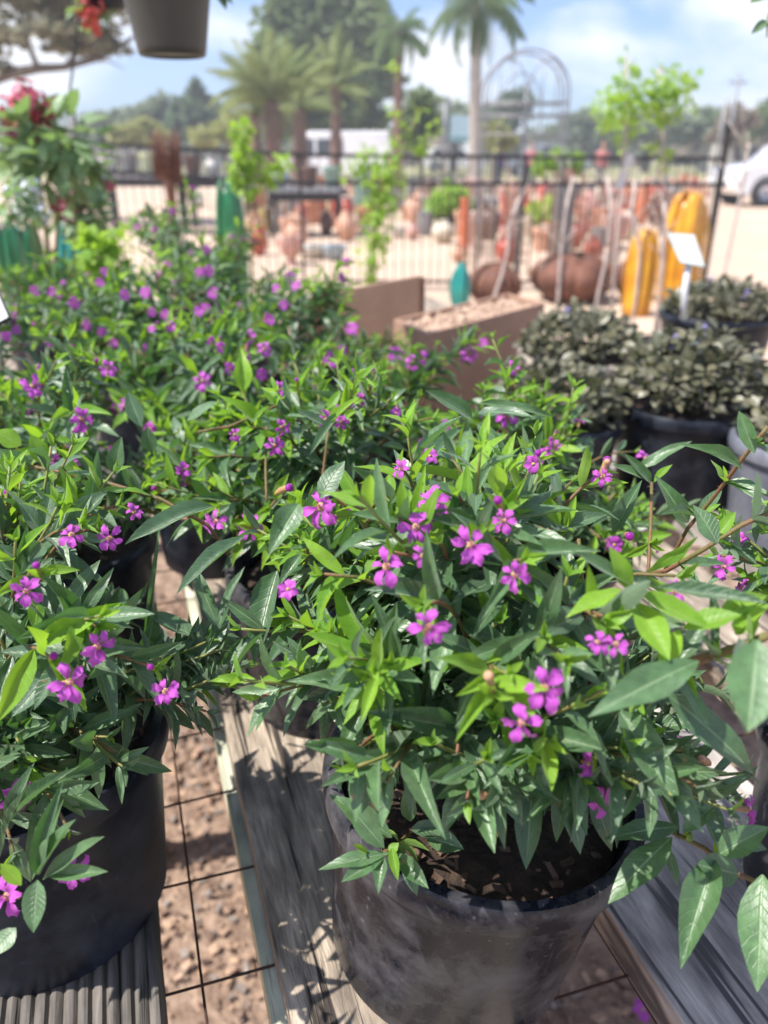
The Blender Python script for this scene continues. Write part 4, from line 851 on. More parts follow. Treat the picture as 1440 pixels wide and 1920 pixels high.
for q in [('urn', 525, 412, 52, 66, 'white', 'large white footed stone urn behind the fence'), ('tall', 680, 404, 36, 68, 'celadon', 'tall pale green glazed jar left of the climbing plant'),
 ('jar', 560, 446, 34, 48, 'terra2', 'orange bellied clay jar right of the white urn'), ('pot', 588, 420, 36, 40, 'terra', 'clay pot with a broad rim behind the orange jar'), ('jar', 613, 442, 26, 42, 'brown', 'slim brown jar in the middle of the clay group'),
 ('ball', 650, 452, 42, 52, 'terra2', 'round clay jar below the tall green one'), ('urn', 651, 402, 32, 30, 'white', 'small white urn behind the round clay jar'), ('pot', 690, 424, 34, 26, 'orange', 'small red orange pot at the foot of the tall green jar'),
 ('bowl', 590, 484, 60, 22, 'white', 'wide white bowl low in front of the clay jars'), ('bowl', 628, 488, 46, 26, 'blue', 'pale blue bowl beside the wide white bowl'), ('jar', 622, 398, 22, 40, 'lime', 'slim yellowish jar left of the small white urn'),
 ('pot', 498, 434, 26, 40, 'yellowc', 'ochre pot at the left foot of the white urn'), ('tall', 545, 400, 26, 60, 'grey', 'dark grey jar directly behind the clay pots'), ('urn', 470, 404, 30, 50, 'blue', 'pale blue urn right of the green ornament'),
 ('ball', 375, 390, 20, 30, 'white', 'white round jar left of the green ornament'), ('pot', 344, 372, 26, 22, 'terra2', 'small pale clay pot far left of the green ornament'), ('pot', 362, 362, 16, 24, 'orange', 'small orange pot far behind the flower bank'),
 ('jar', 800, 428, 36, 32, 'blue', 'pale blue jar left of the lime potted plant'), ('bowl', 746, 446, 34, 18, 'white', 'white bowl just right of the climbing plant'), ('ball', 774, 450, 26, 30, 'pink', 'pink round jar beyond the white bowl'),
 ('ball', 817, 436, 26, 24, 'cream', 'cream round jar under the lime potted plant'), ('jar', 916, 450, 46, 58, 'brown', 'dark brown jar between the two red stacks'), ('ball', 914, 398, 30, 30, 'cream', 'cream round jar above the dark brown one'),
 ('jar', 983, 408, 28, 34, 'red', 'crimson jar right of the second red stack'), ('urn', 990, 452, 30, 46, 'cream', 'cream urn in front of the crimson jar'), ('pot', 1018, 470, 50, 40, 'terra2', 'pale clay pot in front of the trellis foot'),
 ('bowl', 1092, 436, 50, 20, 'coral', 'coral bowl right of the pale clay pot'), ('tall', 1058, 432, 30, 56, 'grey', 'grey jar by the coral bowl'), ('jar', 1103, 400, 26, 40, 'pink', 'pink jar behind the coral bowl'),
 ('urn', 1150, 470, 56, 60, 'pink', 'large pinkish urn left of the small yellow ornament'), ('tall', 1200, 420, 24, 64, 'orange', 'slim orange jar above the small yellow ornament'), ('jar', 1128, 380, 30, 36, 'cream', 'cream jar far behind the coral bowl'),
 ('pot', 965, 372, 30, 30, 'terra', 'clay pot behind the crimson jar'), ('pot', 880, 366, 28, 24, 'terra2', 'pale clay pot beyond the lime potted plant'), ('jar', 1020, 378, 26, 34, 'coral', 'coral jar near the trellis foot'),
 ('pot', 1170, 370, 30, 26, 'terra', 'clay pot far back beside the sapling trunks'), ('bowl', 1240, 360, 34, 16, 'cream', 'cream bowl far back above the yellow ornaments'), ('jar', 843, 362, 22, 30, 'grey', 'grey jar far back, left of the pale clay pot')]:
    pottery(*q)
pottery('pot', 869, 478, 20, 98, 'orange', 'left one of two tall stacks of red pots', stack=4, name='pot_stack'); pottery('pot', 947, 458, 26, 84, 'red', 'right and thicker one of the two stacks of red pots', stack=3, name='pot_stack')
R = random.Random(99)
SC = (('pot', 'terra', 'terracotta pot'), ('jar', 'terra2', 'orange clay jar'), ('ball', 'cream', 'cream round jar'), ('jar', 'red', 'red glazed jar'), ('urn', 'pink', 'pinkish urn'), ('tall', 'grey', 'dark grey jar'), ('bowl', 'white', 'white bowl'), ('jar', 'brown', 'brown jar'), ('pot', 'terra2', 'pale clay pot'))
ANC = [(525, 412, 'large white urn'), (680, 404, 'tall pale green jar'), (560, 446, 'orange bellied jar'), (650, 452, 'round clay jar below the tall green one'), (590, 484, 'wide white bowl'), (746, 446, 'white bowl by the climbing plant'), (838, 440, 'rounded bright green potted plant'), (869, 478, 'left red stack'), (947, 458, 'right red stack'), (916, 450, 'dark brown jar between the red stacks'), (983, 408, 'crimson jar'), (1018, 470, 'pale clay pot at the trellis foot'), (1092, 436, 'coral bowl'), (1150, 470, 'large pinkish urn'), (1200, 420, 'slim orange jar'), (1128, 380, 'cream jar far behind the coral bowl'), (965, 372, 'clay pot behind the crimson jar'), (1240, 360, 'cream bowl far back'), (1238, 436, 'rusty disc'), (880, 366, 'pale clay pot beyond the bright green plant'), (800, 428, 'pale blue jar'), (1170, 370, 'clay pot beside the sapling trunks'), (498, 434, 'ochre pot'), (622, 398, 'slim yellowish jar')]
used = []; SCN = 0; seen = set()
for i in range(6000):
    if SCN >= 190: break
    px = R.uniform(470, 1330) if i % 3 else R.uniform(960, 1240); py = R.uniform(352, 500); P = PZ(px, py, 0); w = R.uniform(.22, .42)
    if P.y < 10.8 or any((P - q).length < .46 for q in used) or (px > 1180 and py > 420) or (600 < px < 820 and py > 450): continue
    if any(((P - o.location).xy).length < .6 for o in COL.objects if o.parent is None and o.type == 'EMPTY' and o.location.y > 9.5): continue
    kd, m, lb = SC[R.choice((0, 0, 1, 1, 2, 3, 4, 5, 6, 7, 8, 8)) if px < 880 else R.choice((0, 1, 1, 2, 3, 4, 4, 5, 7, 8))]
    an = min(ANC, key=lambda q: abs(q[0] - px) + 1.5 * abs(q[1] - py)); rel = ('just left of' if px < an[0] - 8 else 'just right of' if px > an[0] + 8 else 'in line with'); dep = ' and farther off than' if py < an[1] - 8 else ' and nearer than' if py > an[1] + 8 else ''
    lab = 'small ' + lb + ' ' + rel + dep + ' the ' + an[2]
    if lab in seen or len(lab.split()) > 16: continue
    seen.add(lab); used.append(P); SCN += 1; s_ = PY(1720, py, P.y).x / 1000; h = w * R.uniform(.8, 1.7) * (.5 if kd == 'bowl' else 1)
    pottery(kd, px, py, w / s_, h / s_, m, lab, group='rows of small pottery behind the fence')
M_ROD = pm('stake_brown', (.34, .22, .15), (.20, .12, .08), 30, .8)
for i in range(34):
    px = R.uniform(868, 1250); Yr = R.uniform(9.6, 12.5); x = PY(px, 400, Yr).x; h = R.uniform(.55, 1.25); root = thing('garden_stake', 'thin rusty brown stake standing among the pottery right of the climbing plant', 'stake', (x, Yr, 0), 'rusty stakes among the pottery'); mb = MB(); lean = R.uniform(-.06, .06)
    mb.tube([(0, 0, 0), (lean * .5, 0, h * .5), (lean, 0, h)], .011, 5); mb.build('rod', M_ROD, root); mb = MB(); mb.lathe([(0, -.03), (.02, -.02), (.03, 0), (.02, .02), (0, .03)], 8, (lean, 0, h)); mb.build('finial', M_ROD, root)
# rusted sun disc
P = PZ(1238, 436, 0); sd = thing('metal_disc', 'rusty brown metal disc on a rod above the small yellow ornament', 'ornament', P); mb = MB(); sc = PY(1720, 436, P.y).x / 1000
mb.lathe([(0, .02), (30 * sc, .015), (32 * sc, 0), (30 * sc, -.015), (0, -.02)], 28); o = mb.build('disc', M_RUST, sd); o.rotation_euler = (rad(90), 0, 0); o.location = (0, 0, 40 * sc); mb = MB(); mb.tube([(0, 0, 0), (0, 0, 12 * sc)], .02, 6); mb.build('rod', M_RUST, sd)
# tables with goods
def table(label, px0, px1, pyt, y, seed, z=None):
    a = PY(px0, pyt, y); b = PY(px1, pyt, y); zt = a.z if z is None else z; c = (a + b) / 2; root = thing('display_table', label, 'table', (c.x, y, 0), 'dark display tables in the yard'); L = (b - a).x
    mb = MB(); mb.box((0, 0, zt - .03), (L, 1.0, .06)); mb.build('tabletop', M_GREYM, root, smooth=False); mb = MB(); mb.box((0, 0, zt - .13), (L * .96, .92, .138)); mb.build('apron', M_METAL, root, smooth=False)
    for sx in (-1, 1):
        for sy in (-1, 1): mb = MB(); mb.box((sx * L * .46, sy * .4, (zt - .2) / 2), (.08, .08, zt - .2)); mb.build('leg', M_METAL, root, smooth=False)
    R = random.Random(seed); k = 0; x = -L * .44; names = ['first', 'second', 'third', 'fourth', 'fifth', 'sixth', 'seventh', 'eighth', 'ninth', 'tenth']
    return root, c.x, L, zt
TB = [table('long dark table left of the rusty tuft', 190, 330, 326, 15.5, 1), table('dark table with grey pots right of the rusty tuft', 345, 470, 328, 16.2, 2), table('dark table beneath the white van', 505, 640, 352, 15.0, 3), table('dark table between the clay pots and the red stacks', 850, 930, 372, 16.5, 4)]
GOODS = [(0, -.38, 'white', 'white pot at the left end of the leftmost table'), (0, -.12, 'grey', 'grey pot next to the white one on the leftmost table'), (0, .14, 'lime', 'lime pot on the right half of the leftmost table'), (0, .40, 'pink', 'pink pot at the right end of the leftmost table'),
 (1, -.36, 'brown', 'brown pot at the left end of the second table'), (1, -.05, 'white', 'white jar in the middle of the second table'), (1, .30, 'grey', 'grey pot at the right end of the second table'), (2, -.35, 'blue', 'pale blue pot at the left end of the table below the van'), (2, .05, 'brown', 'brown pot in the middle of the table below the van'), (2, .38, 'celadon', 'green pot at the right end of the table below the van'), (3, 0, 'pink', 'pink pot on the table behind the red stacks')]
for ti, f, m, lb in GOODS:
    r, cx, L, zt = TB[ti]; kind = 'ball' if m in ('white', 'blue') else 'pot'; P = Vector((cx + f * L, r.location.y, zt)); root = thing('clay_pot', lb, 'pot', P, 'pots on the dark tables'); mb = MB(); mb.lathe([(a * .36, b * .34) for a, b in PROF[kind]], 20); mb.build('body', MC[m], root, autos=50)
    mb = MB(); mb.lathe([(.09, .33), (.165, .33), (.17, .345), (.15, .355), (.09, .345)], 20); mb.build('rim', MC[m], root)

# ------------------------------------------------------------------ vegetation beyond
TQ = [(np.array([(-.5, 0, 0), (0, 0, .12), (.5, 0, 0), (-.42, 1, -.1), (0, 1.1, 0), (.42, 1, -.1)]), [(0, 0), (.5, 0), (1, 0), (0, 1), (.5, 1), (1, 1)], [(0, 1, 4, 3), (1, 2, 5, 4)])]
def fol(name, a, b, tr=.25): return leaf_mat(name, a, b, b, tuple(x * 1.1 for x in a), tr, tuple(x * 2 for x in b), .6, .3, .2)
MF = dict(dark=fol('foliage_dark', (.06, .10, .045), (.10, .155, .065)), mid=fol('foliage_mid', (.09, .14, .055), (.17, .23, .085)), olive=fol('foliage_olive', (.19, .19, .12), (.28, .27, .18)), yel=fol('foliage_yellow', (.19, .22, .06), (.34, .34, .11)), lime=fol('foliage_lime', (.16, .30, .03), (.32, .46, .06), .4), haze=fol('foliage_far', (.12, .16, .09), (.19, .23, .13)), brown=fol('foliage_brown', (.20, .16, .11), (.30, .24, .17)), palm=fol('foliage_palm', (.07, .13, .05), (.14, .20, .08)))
M_TRUNK = pm('tree_bark', (.16, .13, .10), (.09, .07, .055), 6, .9, .6); M_PTR = pm('palm_trunk', (.42, .38, .33), (.30, .26, .22), 5, .85, .5, stretch=(1, 1, 8)); M_TRD = pm('palm_trunk_brown', (.24, .15, .11), (.15, .09, .07), 5, .9, .6, stretch=(1, 1, 8)); M_SAP = pm('sapling_bark', (.62, .52, .46), (.46, .38, .33), 20, .8, .3)
def crown_items(blobs, n, size, seed, flat=.3, shell=.35):
    R = random.Random(seed); items = []; vol = [b[3] * b[4] * b[5] for b in blobs]; tot = sum(vol) ** 1
    for b, v in zip(blobs, vol):
        cl = max(6, int(n / 26 * v / tot))
        for c in range(cl):
            while True:
                d = Vector((R.gauss(0, 1), R.gauss(0, 1), R.gauss(0, 1))).normalized()
                if d.z > -.55: break
            rr = R.uniform(shell, 1.05); cc = Vector((b[0] + d.x * b[3] * rr, b[1] + d.y * b[4] * rr, b[2] + d.z * b[5] * rr)); cs = min(b[3], b[5]) * R.uniform(.16, .34)
            for k in range(26):
                o = Vector((R.gauss(0, 1), R.gauss(0, 1), R.gauss(0, .8))) * cs * .55; L = size * R.uniform(.6, 1.3); dv = Vector((R.gauss(0, 1), R.gauss(0, 1), R.gauss(0, .7)))
                items.append((leafM(cc + o, dv, Vector((R.gauss(0, .5), R.gauss(0, .5), 1)), L, L * .7), 0, 0))
    return items
def blob(px, py, rx, ry, Y_):
    c = PY(px, py, Y_); s = PY(1720, py, Y_).x / 1000; return (c.x, c.y, c.z, rx * s, rx * s * .9, ry * s)
def tree(name, label, cat, Y_, px, blobs, n, size, mat, tr=.3, seed=1, group=None, basez=0, tmat=None, crownname='crown', individual=0):
    B = [blob(*b[:4], Y_ + (b[4] if len(b) > 4 else 0)) for b in blobs]; base = PY(px, 300, Y_); base.z = basez; root = thing(name, label, cat, base, group)
    zlow = min(b[2] for b in B); fork = Vector((0, 0, max(.2 * (zlow - basez), (zlow - basez) * .55))); mb = MB(); mb.tube([(0, 0, -.02), (tr * .15, 0, fork.z * .5), fork], [tr, tr * .8, tr * .7], 10); mb.build('trunk', tmat or M_TRUNK, root)
    R = random.Random(seed); mb = MB()
    for b in B:
        e = Vector(b[:3]) - base; m = fork.lerp(e, .5) + Vector((R.uniform(-.1, .1), 0, R.uniform(0, .1))) * (e - fork).length; mb.tube([fork, m, e], [tr * .5, tr * .3, tr * .08], 7)
        for k in range(3): q = m.lerp(e, R.random()); mb.tube([q, q + Vector((R.uniform(-1, 1) * b[3], R.uniform(-1, 1) * b[4], R.uniform(-.2, 1) * b[5])) * .8], [tr * .16, tr * .04], 5)
    mb.build('limbs', tmat or M_TRUNK, root)
    it = crown_items(B, n, size, seed); o = joined_leaves(crownname, [MF[mat] if isinstance(mat, str) else mat], TQ, it, root, base); return root
tree('broad_tree', 'tall broad evergreen tree towering behind the palms', 'tree', 46, 610, [(556, 120, 74, 74), (500, 150, 50, 60), (545, 40, 50, 50), (575, 230, 90, 40), (622, 60, 92, 74), (590, 5, 76, 60), (672, 60, 54, 70, 3), (530, 185, 52, 60), (660, 150, 64, 56), (600, 180, 90, 60), (715, 150, 40, 60, 2), (640, 215, 90, 40)], 28000, .42, 'mid', .6, 1)
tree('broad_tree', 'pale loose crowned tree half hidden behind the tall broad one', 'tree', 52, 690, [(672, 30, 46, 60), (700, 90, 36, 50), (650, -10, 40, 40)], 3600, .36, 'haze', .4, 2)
tree('conifer_tree', 'dark pointed tree on the skyline at the left', 'tree', 62, 368, [(368, 178, 16, 26), (368, 215, 40, 34), (362, 245, 56, 26), (410, 230, 24, 30)], 5200, .5, 'dark', .3, 3)
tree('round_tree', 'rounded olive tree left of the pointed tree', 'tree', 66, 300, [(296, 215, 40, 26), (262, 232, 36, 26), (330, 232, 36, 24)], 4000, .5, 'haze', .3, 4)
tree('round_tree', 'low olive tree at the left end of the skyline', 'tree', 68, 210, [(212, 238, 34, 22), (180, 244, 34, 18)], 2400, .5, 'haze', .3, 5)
tree('hedge_bush', 'yellowish bush above the top rail at the left', 'bush', 44, 275, [(275, 252, 40, 20), (235, 256, 30, 16)], 2400, .32, 'yel', .12, 6)
tree('hedge_bush', 'yellow green bush right of the pointed tree', 'bush', 42, 425, [(425, 252, 40, 24), (380, 260, 30, 16), (455, 240, 20, 34)], 2600, .32, 'yel', .12, 7)
tree('round_tree', 'small round tree framed by the trellis arches', 'tree', 70, 965, [(965, 200, 36, 24), (930, 225, 40, 20)], 3200, .5, 'dark', .3, 8)
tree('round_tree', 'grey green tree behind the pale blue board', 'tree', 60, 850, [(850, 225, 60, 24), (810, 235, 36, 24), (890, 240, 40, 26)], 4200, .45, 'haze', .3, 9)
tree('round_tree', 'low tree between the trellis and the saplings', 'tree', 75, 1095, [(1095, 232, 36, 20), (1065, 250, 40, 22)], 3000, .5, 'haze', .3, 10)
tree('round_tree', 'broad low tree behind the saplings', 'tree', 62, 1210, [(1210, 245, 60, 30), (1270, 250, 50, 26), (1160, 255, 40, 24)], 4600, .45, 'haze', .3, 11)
tree('round_tree', 'dark low tree right of the saplings', 'tree', 72, 1330, [(1330, 230, 30, 20), (1300, 245, 30, 20)], 2400, .5, 'mid', .3, 12)
tree('bare_tree', 'brownish thin tree behind the fence post', 'tree', 48, 1385, [(1385, 235, 30, 34), (1350, 255, 26, 20)], 1500, .3, 'brown', .2, 13)
tree('round_tree', 'green tree at the right edge of the skyline', 'tree', 56, 1430, [(1432, 235, 24, 30), (1455, 220, 34, 40)], 2400, .4, 'mid', .3, 14)
tree('hedge_bush', 'yellow green bush above the rail right of the palm trunk', 'bush', 34, 925, [(925, 262, 34, 22)], 1200, .26, 'yel', .1, 15)
tree('hedge_bush', 'shaggy bush left of the pale blue board', 'bush', 30, 790, [(790, 225, 30, 50), (760, 262, 30, 24)], 2600, .24, 'mid', .1, 16)
# woodland band closing the horizon
def woods():
    R = random.Random(4); B = []
    for i in range(46):
        x = -62 + i * 2.9 + R.uniform(-1, 1); B.append((x, 88 + R.uniform(-5, 5), R.uniform(1.0, 1.8), R.uniform(2.2, 3.6), 2.5, R.uniform(2.2, 3.4)))
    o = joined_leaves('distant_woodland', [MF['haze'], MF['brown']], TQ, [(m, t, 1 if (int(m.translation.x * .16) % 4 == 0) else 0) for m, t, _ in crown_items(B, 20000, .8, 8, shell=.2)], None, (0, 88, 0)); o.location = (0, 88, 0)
    tag(o, 'grey green belt of distant trees closing the view along the horizon', 'woodland', kind='stuff')
woods()
# live oak at upper left
def oak():
    Yo = 17; base = PY(-260, 300, Yo); base.z = 0; root = thing('live_oak', 'spreading grey leaved oak reaching in over the upper left corner', 'tree', base)
    L = lambda px, py, dy=0: PY(px, py, Yo + dy) - base
    mb = MB(); mb.tube([(0, 0, -.02), (.1, 0, 1.2), L(-200, 200)], [.34, .26, .22], 12); mb.build('trunk', M_TRUNK, root)
    for pts, r in (([(-200, 200), (-60, 165), (20, 138), (72, 128), (120, 126), (190, 108), (250, 70)], .13), ([(72, 128), (46, 70), (34, 10), (30, -60)], .06), ([(46, 70), (80, 50), (120, 30), (150, -20)], .04), ([(120, 126), (150, 90), (190, 60), (210, 20)], .04), ([(-60, 165), (-10, 100), (5, 40), (-10, -20)], .06), ([(20, 138), (50, 165), (90, 200)], .025), ([(190, 108), (215, 120), (235, 130)], .02)):
        mb = MB(); mb.tube([L(*q) for q in pts], [r * (1 - .75 * i / (len(pts) - 1)) for i in range(len(pts))], 8); mb.build('limb', M_TRUNK, root)
    B = [blob(*b, Yo + dy) for *b, dy in ((40, 10, 60, 40, 0), (110, 30, 60, 40, 1), (180, 60, 50, 34, 0), (200, 10, 50, 40, -1), (110, 80, 50, 24, 0), (0, 70, 40, 50, 0), (60, -30, 90, 40, 0), (215, 95, 34, 24, 0), (-60, 60, 60, 70, 1), (170, -20, 90, 34, 0), (10, 130, 30, 12, 0), (150, 90, 70, 30, .5), (80, 60, 60, 30, -.5))]
    joined_leaves('crown', [MF['olive']], TQ, crown_items(B, 9500, .11, 21, shell=.0), root, base)
oak()
# palms
def frond_mesh(L, droop, n, ll, mat, seed, fan=False):
    R = random.Random(seed); mb = MB(); pts = [Vector((L * (t / 10) * (1 - .25 * droop * (t / 10) ** 2), 0, L * (.55 * (t / 10) - droop * (t / 10) ** 2))) for t in range(11)]
    mb.tube(pts, [.03 * (1 - .85 * i / 10) * L / 2.5 for i in range(11)], 4)
    for i in range(n):
        t = .12 + .88 * i / n; k = min(9, int(t * 10)); P = pts[k].lerp(pts[k + 1], t * 10 - k); l = ll * math.sin(PI * min(1, t * .8 + .15)) * R.uniform(.8, 1.1)
        for s in (-1, 1):
            d = Vector((.45, s * .8, -R.uniform(.3, 1.1) * droop * 1.3)).normalized(); w = .05 * L / 2.5; a = P; m = P + d * l * .5; e = P + d * l + Vector((0, 0, -.25 * l)); x = Vector((1, 0, 0)) * w * .5
            mb.add([a - x * .4, a + x * .4, m + x, m - x, e], [(0, 1, 2, 3), (3, 2, 4)])
    o = mb.build('t', mat); me = o.data; bpy.data.objects.remove(o); me.name = 'frond'; return me
FR = [frond_mesh(2.6, dr, 40, .62, MF['palm'], i) for i, dr in enumerate((.55, .75, 1.0))]; MF['date'] = fol('foliage_date', (.13, .18, .06), (.24, .28, .10)); FRY = [frond_mesh(2.0, dr, 44, .36, MF['date'], i) for i, dr in enumerate((.25, .45, .7))]; FRB = [frond_mesh(1.3, dr, 26, .4, MF['brown'], i) for i, dr in enumerate((.9, 1.3))]
def palm(label, px, pyb, pyc, Yp, frs, n, sc, trr, tm, seed, cshaft=0, low=-.5, extra=None):
    R = random.Random(seed); base = PY(px, 300, Yp); base.z = 0; top = PY(px + 2, pyc, Yp) - base; root = thing('palm_tree', label, 'palm tree', base, 'palms beyond the yard')
    mb = MB(); mb.tube([(0, 0, -.02), (0, 0, .15), (top.x * .5, 0, top.z * .5), (top.x, 0, top.z)], [trr * 1.35, trr * 1.1, trr * .95, trr * .8], 14); mb.build('trunk', tm, root)
    if cshaft: mb = MB(); mb.tube([(top.x, 0, top.z - cshaft), (top.x, 0, top.z - cshaft * .4), (top.x, 0, top.z + .1)], [trr * .84, trr * .9, trr * .4], 12); mb.build('crownshaft', MF['palm'], root)
    for i in range(n):
        az = i * 2.4 + R.uniform(-.3, .3); el = R.uniform(low, 1.0); o = bpy.data.objects.new('frond', R.choice(frs)); COL.objects.link(o); o.parent = root
        o.location = (top.x, 0, top.z); o.rotation_euler = Euler((0, -el * .9, az)); s = sc * R.uniform(.8, 1.1); o.scale = (s, s, s)
    if extra:
        for i in range(12): o = bpy.data.objects.new('dead_frond', FRB[i % 2]); COL.objects.link(o); o.parent = root; o.location = (top.x, 0, top.z - .1); o.rotation_euler = Euler((0, .7 + R.random() * .5, i * 2.4)); o.scale = (sc * .7,) * 3
    return root
palm('queen palm with a pale trunk and drooping fronds right of centre', 892, 350, 8, 23, FR, 22, .66, .16, M_PTR, 1, 1.1, -1.1)
palm('queen palm with a dark trunk left of the pale trunked one', 745, 330, 62, 26, FR, 24, .50, .15, M_TRD, 2, .4, -1.3, True)
palm('short spiky date palm with yellow green fronds', 508, 290, 190, 24, FRY, 34, 1.05, .24, M_TRD, 3, 0, -.3, True)
palm('date palm trunk with brown hanging skirt beside the short spiky one', 560, 290, 205, 27, FRY, 16, .7, .26, M_TRD, 4, 0, -.3, True)
palm('brownish fan palm in front of the broad tree', 628, 290, 160, 30, FRY, 26, .85, .2, M_TRD, 5, 0, -.6, True)
palm('low stubby palm at the left of the palm group', 475, 290, 215, 25, FRY, 14, .6, .2, M_TRD, 6, 0, -.2, True)
# climbing plant, saplings and small shrubs in the yard
LV = [leaf_mesh('lime_leaf_blade', t, M_VINE) for t in RND]
def leafy(name, label, cat, base, pts_r, n, L, mats, meshes, seed, stems=(), group=None, ind=150, ratio=(.5, .7), potr=0, tm=None, poth=.2, pm_=None):
    """pts_r: list of (centre, radius) clusters in world space"""
    R = random.Random(seed); base = Vector(base); root = thing(name, label, cat, base, group); items = []
    tw = sum(r ** 2 for _, r, *_ in pts_r)
    for c, r, *_ in pts_r:
        for k in range(int(n * r ** 2 / tw)):
            o = Vector((R.gauss(0, 1), R.gauss(0, 1), R.gauss(0, 1))); o = o.normalized() * (R.random() ** .5) * r; P = Vector(c) + o; d = (o.normalized() + Vector((R.gauss(0, .6), R.gauss(0, .6), R.gauss(0, .5) - .1))); l = R.uniform(*L)
            items.append((leafM(P, d, Vector((0, 0, 1)) + o.normalized() * .5, l, l * R.uniform(*ratio)), R.randrange(3), 0))
    items.sort(key=lambda q: (q[0].translation - EYE).length)
    for Mx, ti, _ in items[:ind]: inst('leaf', meshes[ti], root, Matrix.Translation(-base) @ Mx)
    if len(items) > ind: o = joined_leaves('leaves', [mats], RND, items[ind:], root, base); o['kind'] = 'stuff'
    for pts, r in stems: mb = MB(); mb.tube([Vector(q) - base for q in pts], [r * (1 - .5 * i / (len(pts) - 1)) for i in range(len(pts))], 7); mb.build('stem' if tm is None else 'trunk', tm or M_STEMG, root)
    if potr: add_pot(root, potr, potr * .85, poth, pm_ or M_POTD, seed=seed)
    return root
Yv = 4.6; V_ = lambda px, py, dy=0, Y0=Yv: PY(px, py, Y0 + dy)
vb = V_(690, 560); vb.z = 0
leafy('climbing_plant', 'bright yellow green climbing plant on a tall stake in the middle of the yard', 'plant', vb, [(V_(692, 515), .06), (V_(700, 475), .085), (V_(706, 435), .10), (V_(712, 395), .11), (V_(722, 355), .12), (V_(734, 320), .07), (V_(742, 280), .05), (V_(760, 245), .035), (V_(788, 210), .035), (V_(705, 330), .09), (V_(815, 240), .04), (V_(668, 310), .05), (V_(738, 205), .035), (V_(738, 130), .03), (V_(690, 290), .05), (V_(790, 270), .05), (V_(640, 330), .03)], 720, (.030, .050), M_VINE, LV, 31,
      [([vb + Vector((0, 0, .1)), V_(694, 500), V_(706, 420), V_(730, 330), V_(790, 200)], .012)], ind=200, potr=.16, poth=.3)
b2 = PY(470, 560, 4.0); b2.z = 0
leafy('young_shrub', 'thin yellow green shrub right of the green ornament', 'shrub', b2, [(PY(455, 250, 4), .05), (PY(462, 300, 4), .06), (PY(470, 350, 4), .05), (PY(450, 280, 4.1), .04), (PY(505, 330, 4), .05), (PY(530, 310, 4.1), .04), (PY(445, 330, 4), .04)], 420, (.03, .05), M_VINE, LV, 32, [([b2 + Vector((0, 0, .1)), PY(470, 420, 4), PY(455, 240, 4)], .007), ([PY(470, 420, 4), PY(530, 300, 4)], .004)], ind=140, potr=.12, poth=.25)
b3 = PZ(838, 440, 0)
leafy('leafy_pot_plant', 'rounded bright green potted plant between the pale blue jar and the red stack', 'plant', b3, [(b3 + Vector((0, 0, .62)), .30), (b3 + Vector((-.2, 0, .5)), .2), (b3 + Vector((.25, 0, .55)), .2)], 900, (.07, .12), MF['lime'], [leaf_mesh('broad_leaf_blade', t, MF['lime']) for t in RND], 33, [([b3 + Vector((0, 0, .2)), b3 + Vector((0, 0, .7))], .02)], ind=120, potr=.2, poth=.3)
b4 = PY(1062, 346, 10.5); ped = thing('pedestal', 'grey stone pedestal holding the clay pot of lime leaves', 'pedestal', (b4.x, 10.5, 0)); mb = MB(); zt = b4.z
mb.box((0, 0, .06), (.34, .34, .12)); mb.build('plinth', MC['grey'], ped, smooth=False); mb = MB(); mb.box((0, 0, zt - .04), (.32, .32, .08)); mb.build('slab', MC['grey'], ped, smooth=False); mb = MB(); mb.box((0, 0, zt / 2 + .02), (.22, .22, zt - .20)); mb.build('shaft', MC['grey'], ped, smooth=False)
bb = Vector((b4.x, 10.5, zt)); lp = leafy('leafy_pot_plant', 'clay pot of lime leaves on the grey pedestal', 'plant', bb, [(bb + Vector((-.12, 0, .26)), .14), (bb + Vector((.08, 0, .24)), .10), (bb + Vector((-.34, 0, .22)), .10)], 420, (.05, .09), M_VINE, LV, 34, [([bb + Vector((0, 0, .15)), bb + Vector((-.15, 0, .3))], .01)], ind=100, potr=.11, poth=.18, pm_=MC['terra'])
b5 = PZ(1010, 452, 0); leafy('leafy_pot_plant', 'low pale green plant at the foot of the trellis', 'plant', b5, [(b5 + Vector((-.1, 0, .45)), .2), (b5 + Vector((.25, 0, .55)), .22), (b5 + Vector((.45, 0, .3)), .16)], 500, (.07, .11), M_VINE, LV, 35, [([b5 + Vector((0, 0, .15)), b5 + Vector((.1, 0, .5))], .015)], ind=100, potr=.16, poth=.24)
# two leafy saplings
SG = 'thin saplings standing in the yard'
def sapling(label, pxb, pyb, trunk, clusters, n, Ys, seed, mats=M_VINE, meshes=LV, group=SG, r=.012, L=(.03, .055)):
    b = PY(pxb, pyb, Ys); b.z = 0; T = [b + Vector((0, 0, .18))] + [PY(x, y, Ys) for x, y in trunk]; st = [(T, r)]
    for (x, y, rr) in clusters: e = PY(x, y, Ys); k = min(range(1, len(T)), key=lambda i: (T[i] - e).length); st.append(([T[k], T[k].lerp(e, .5) + Vector((0, 0, .02)), e], r * .35))
    return leafy('sapling', label, 'sapling', b, [(PY(x, y, Ys + random.Random(x).uniform(-.15, .15)), rr) for x, y, rr in clusters], n, L, mats, meshes, seed, st, group, ind=160, potr=.13, poth=.26, tm=M_SAP)
sapling('left one of the two leafy green saplings, tallest at its tip', 1150, 600, [(1156, 450), (1168, 330), (1174, 200), (1176, 110)], [(1176, 108, .035), (1172, 140, .07), (1160, 170, .09), (1190, 180, .09), (1150, 205, .10), (1185, 215, .11), (1122, 192, .05), (1140, 225, .06), (1165, 270, .05), (1205, 180, .07)], 420, 5.0, 41)
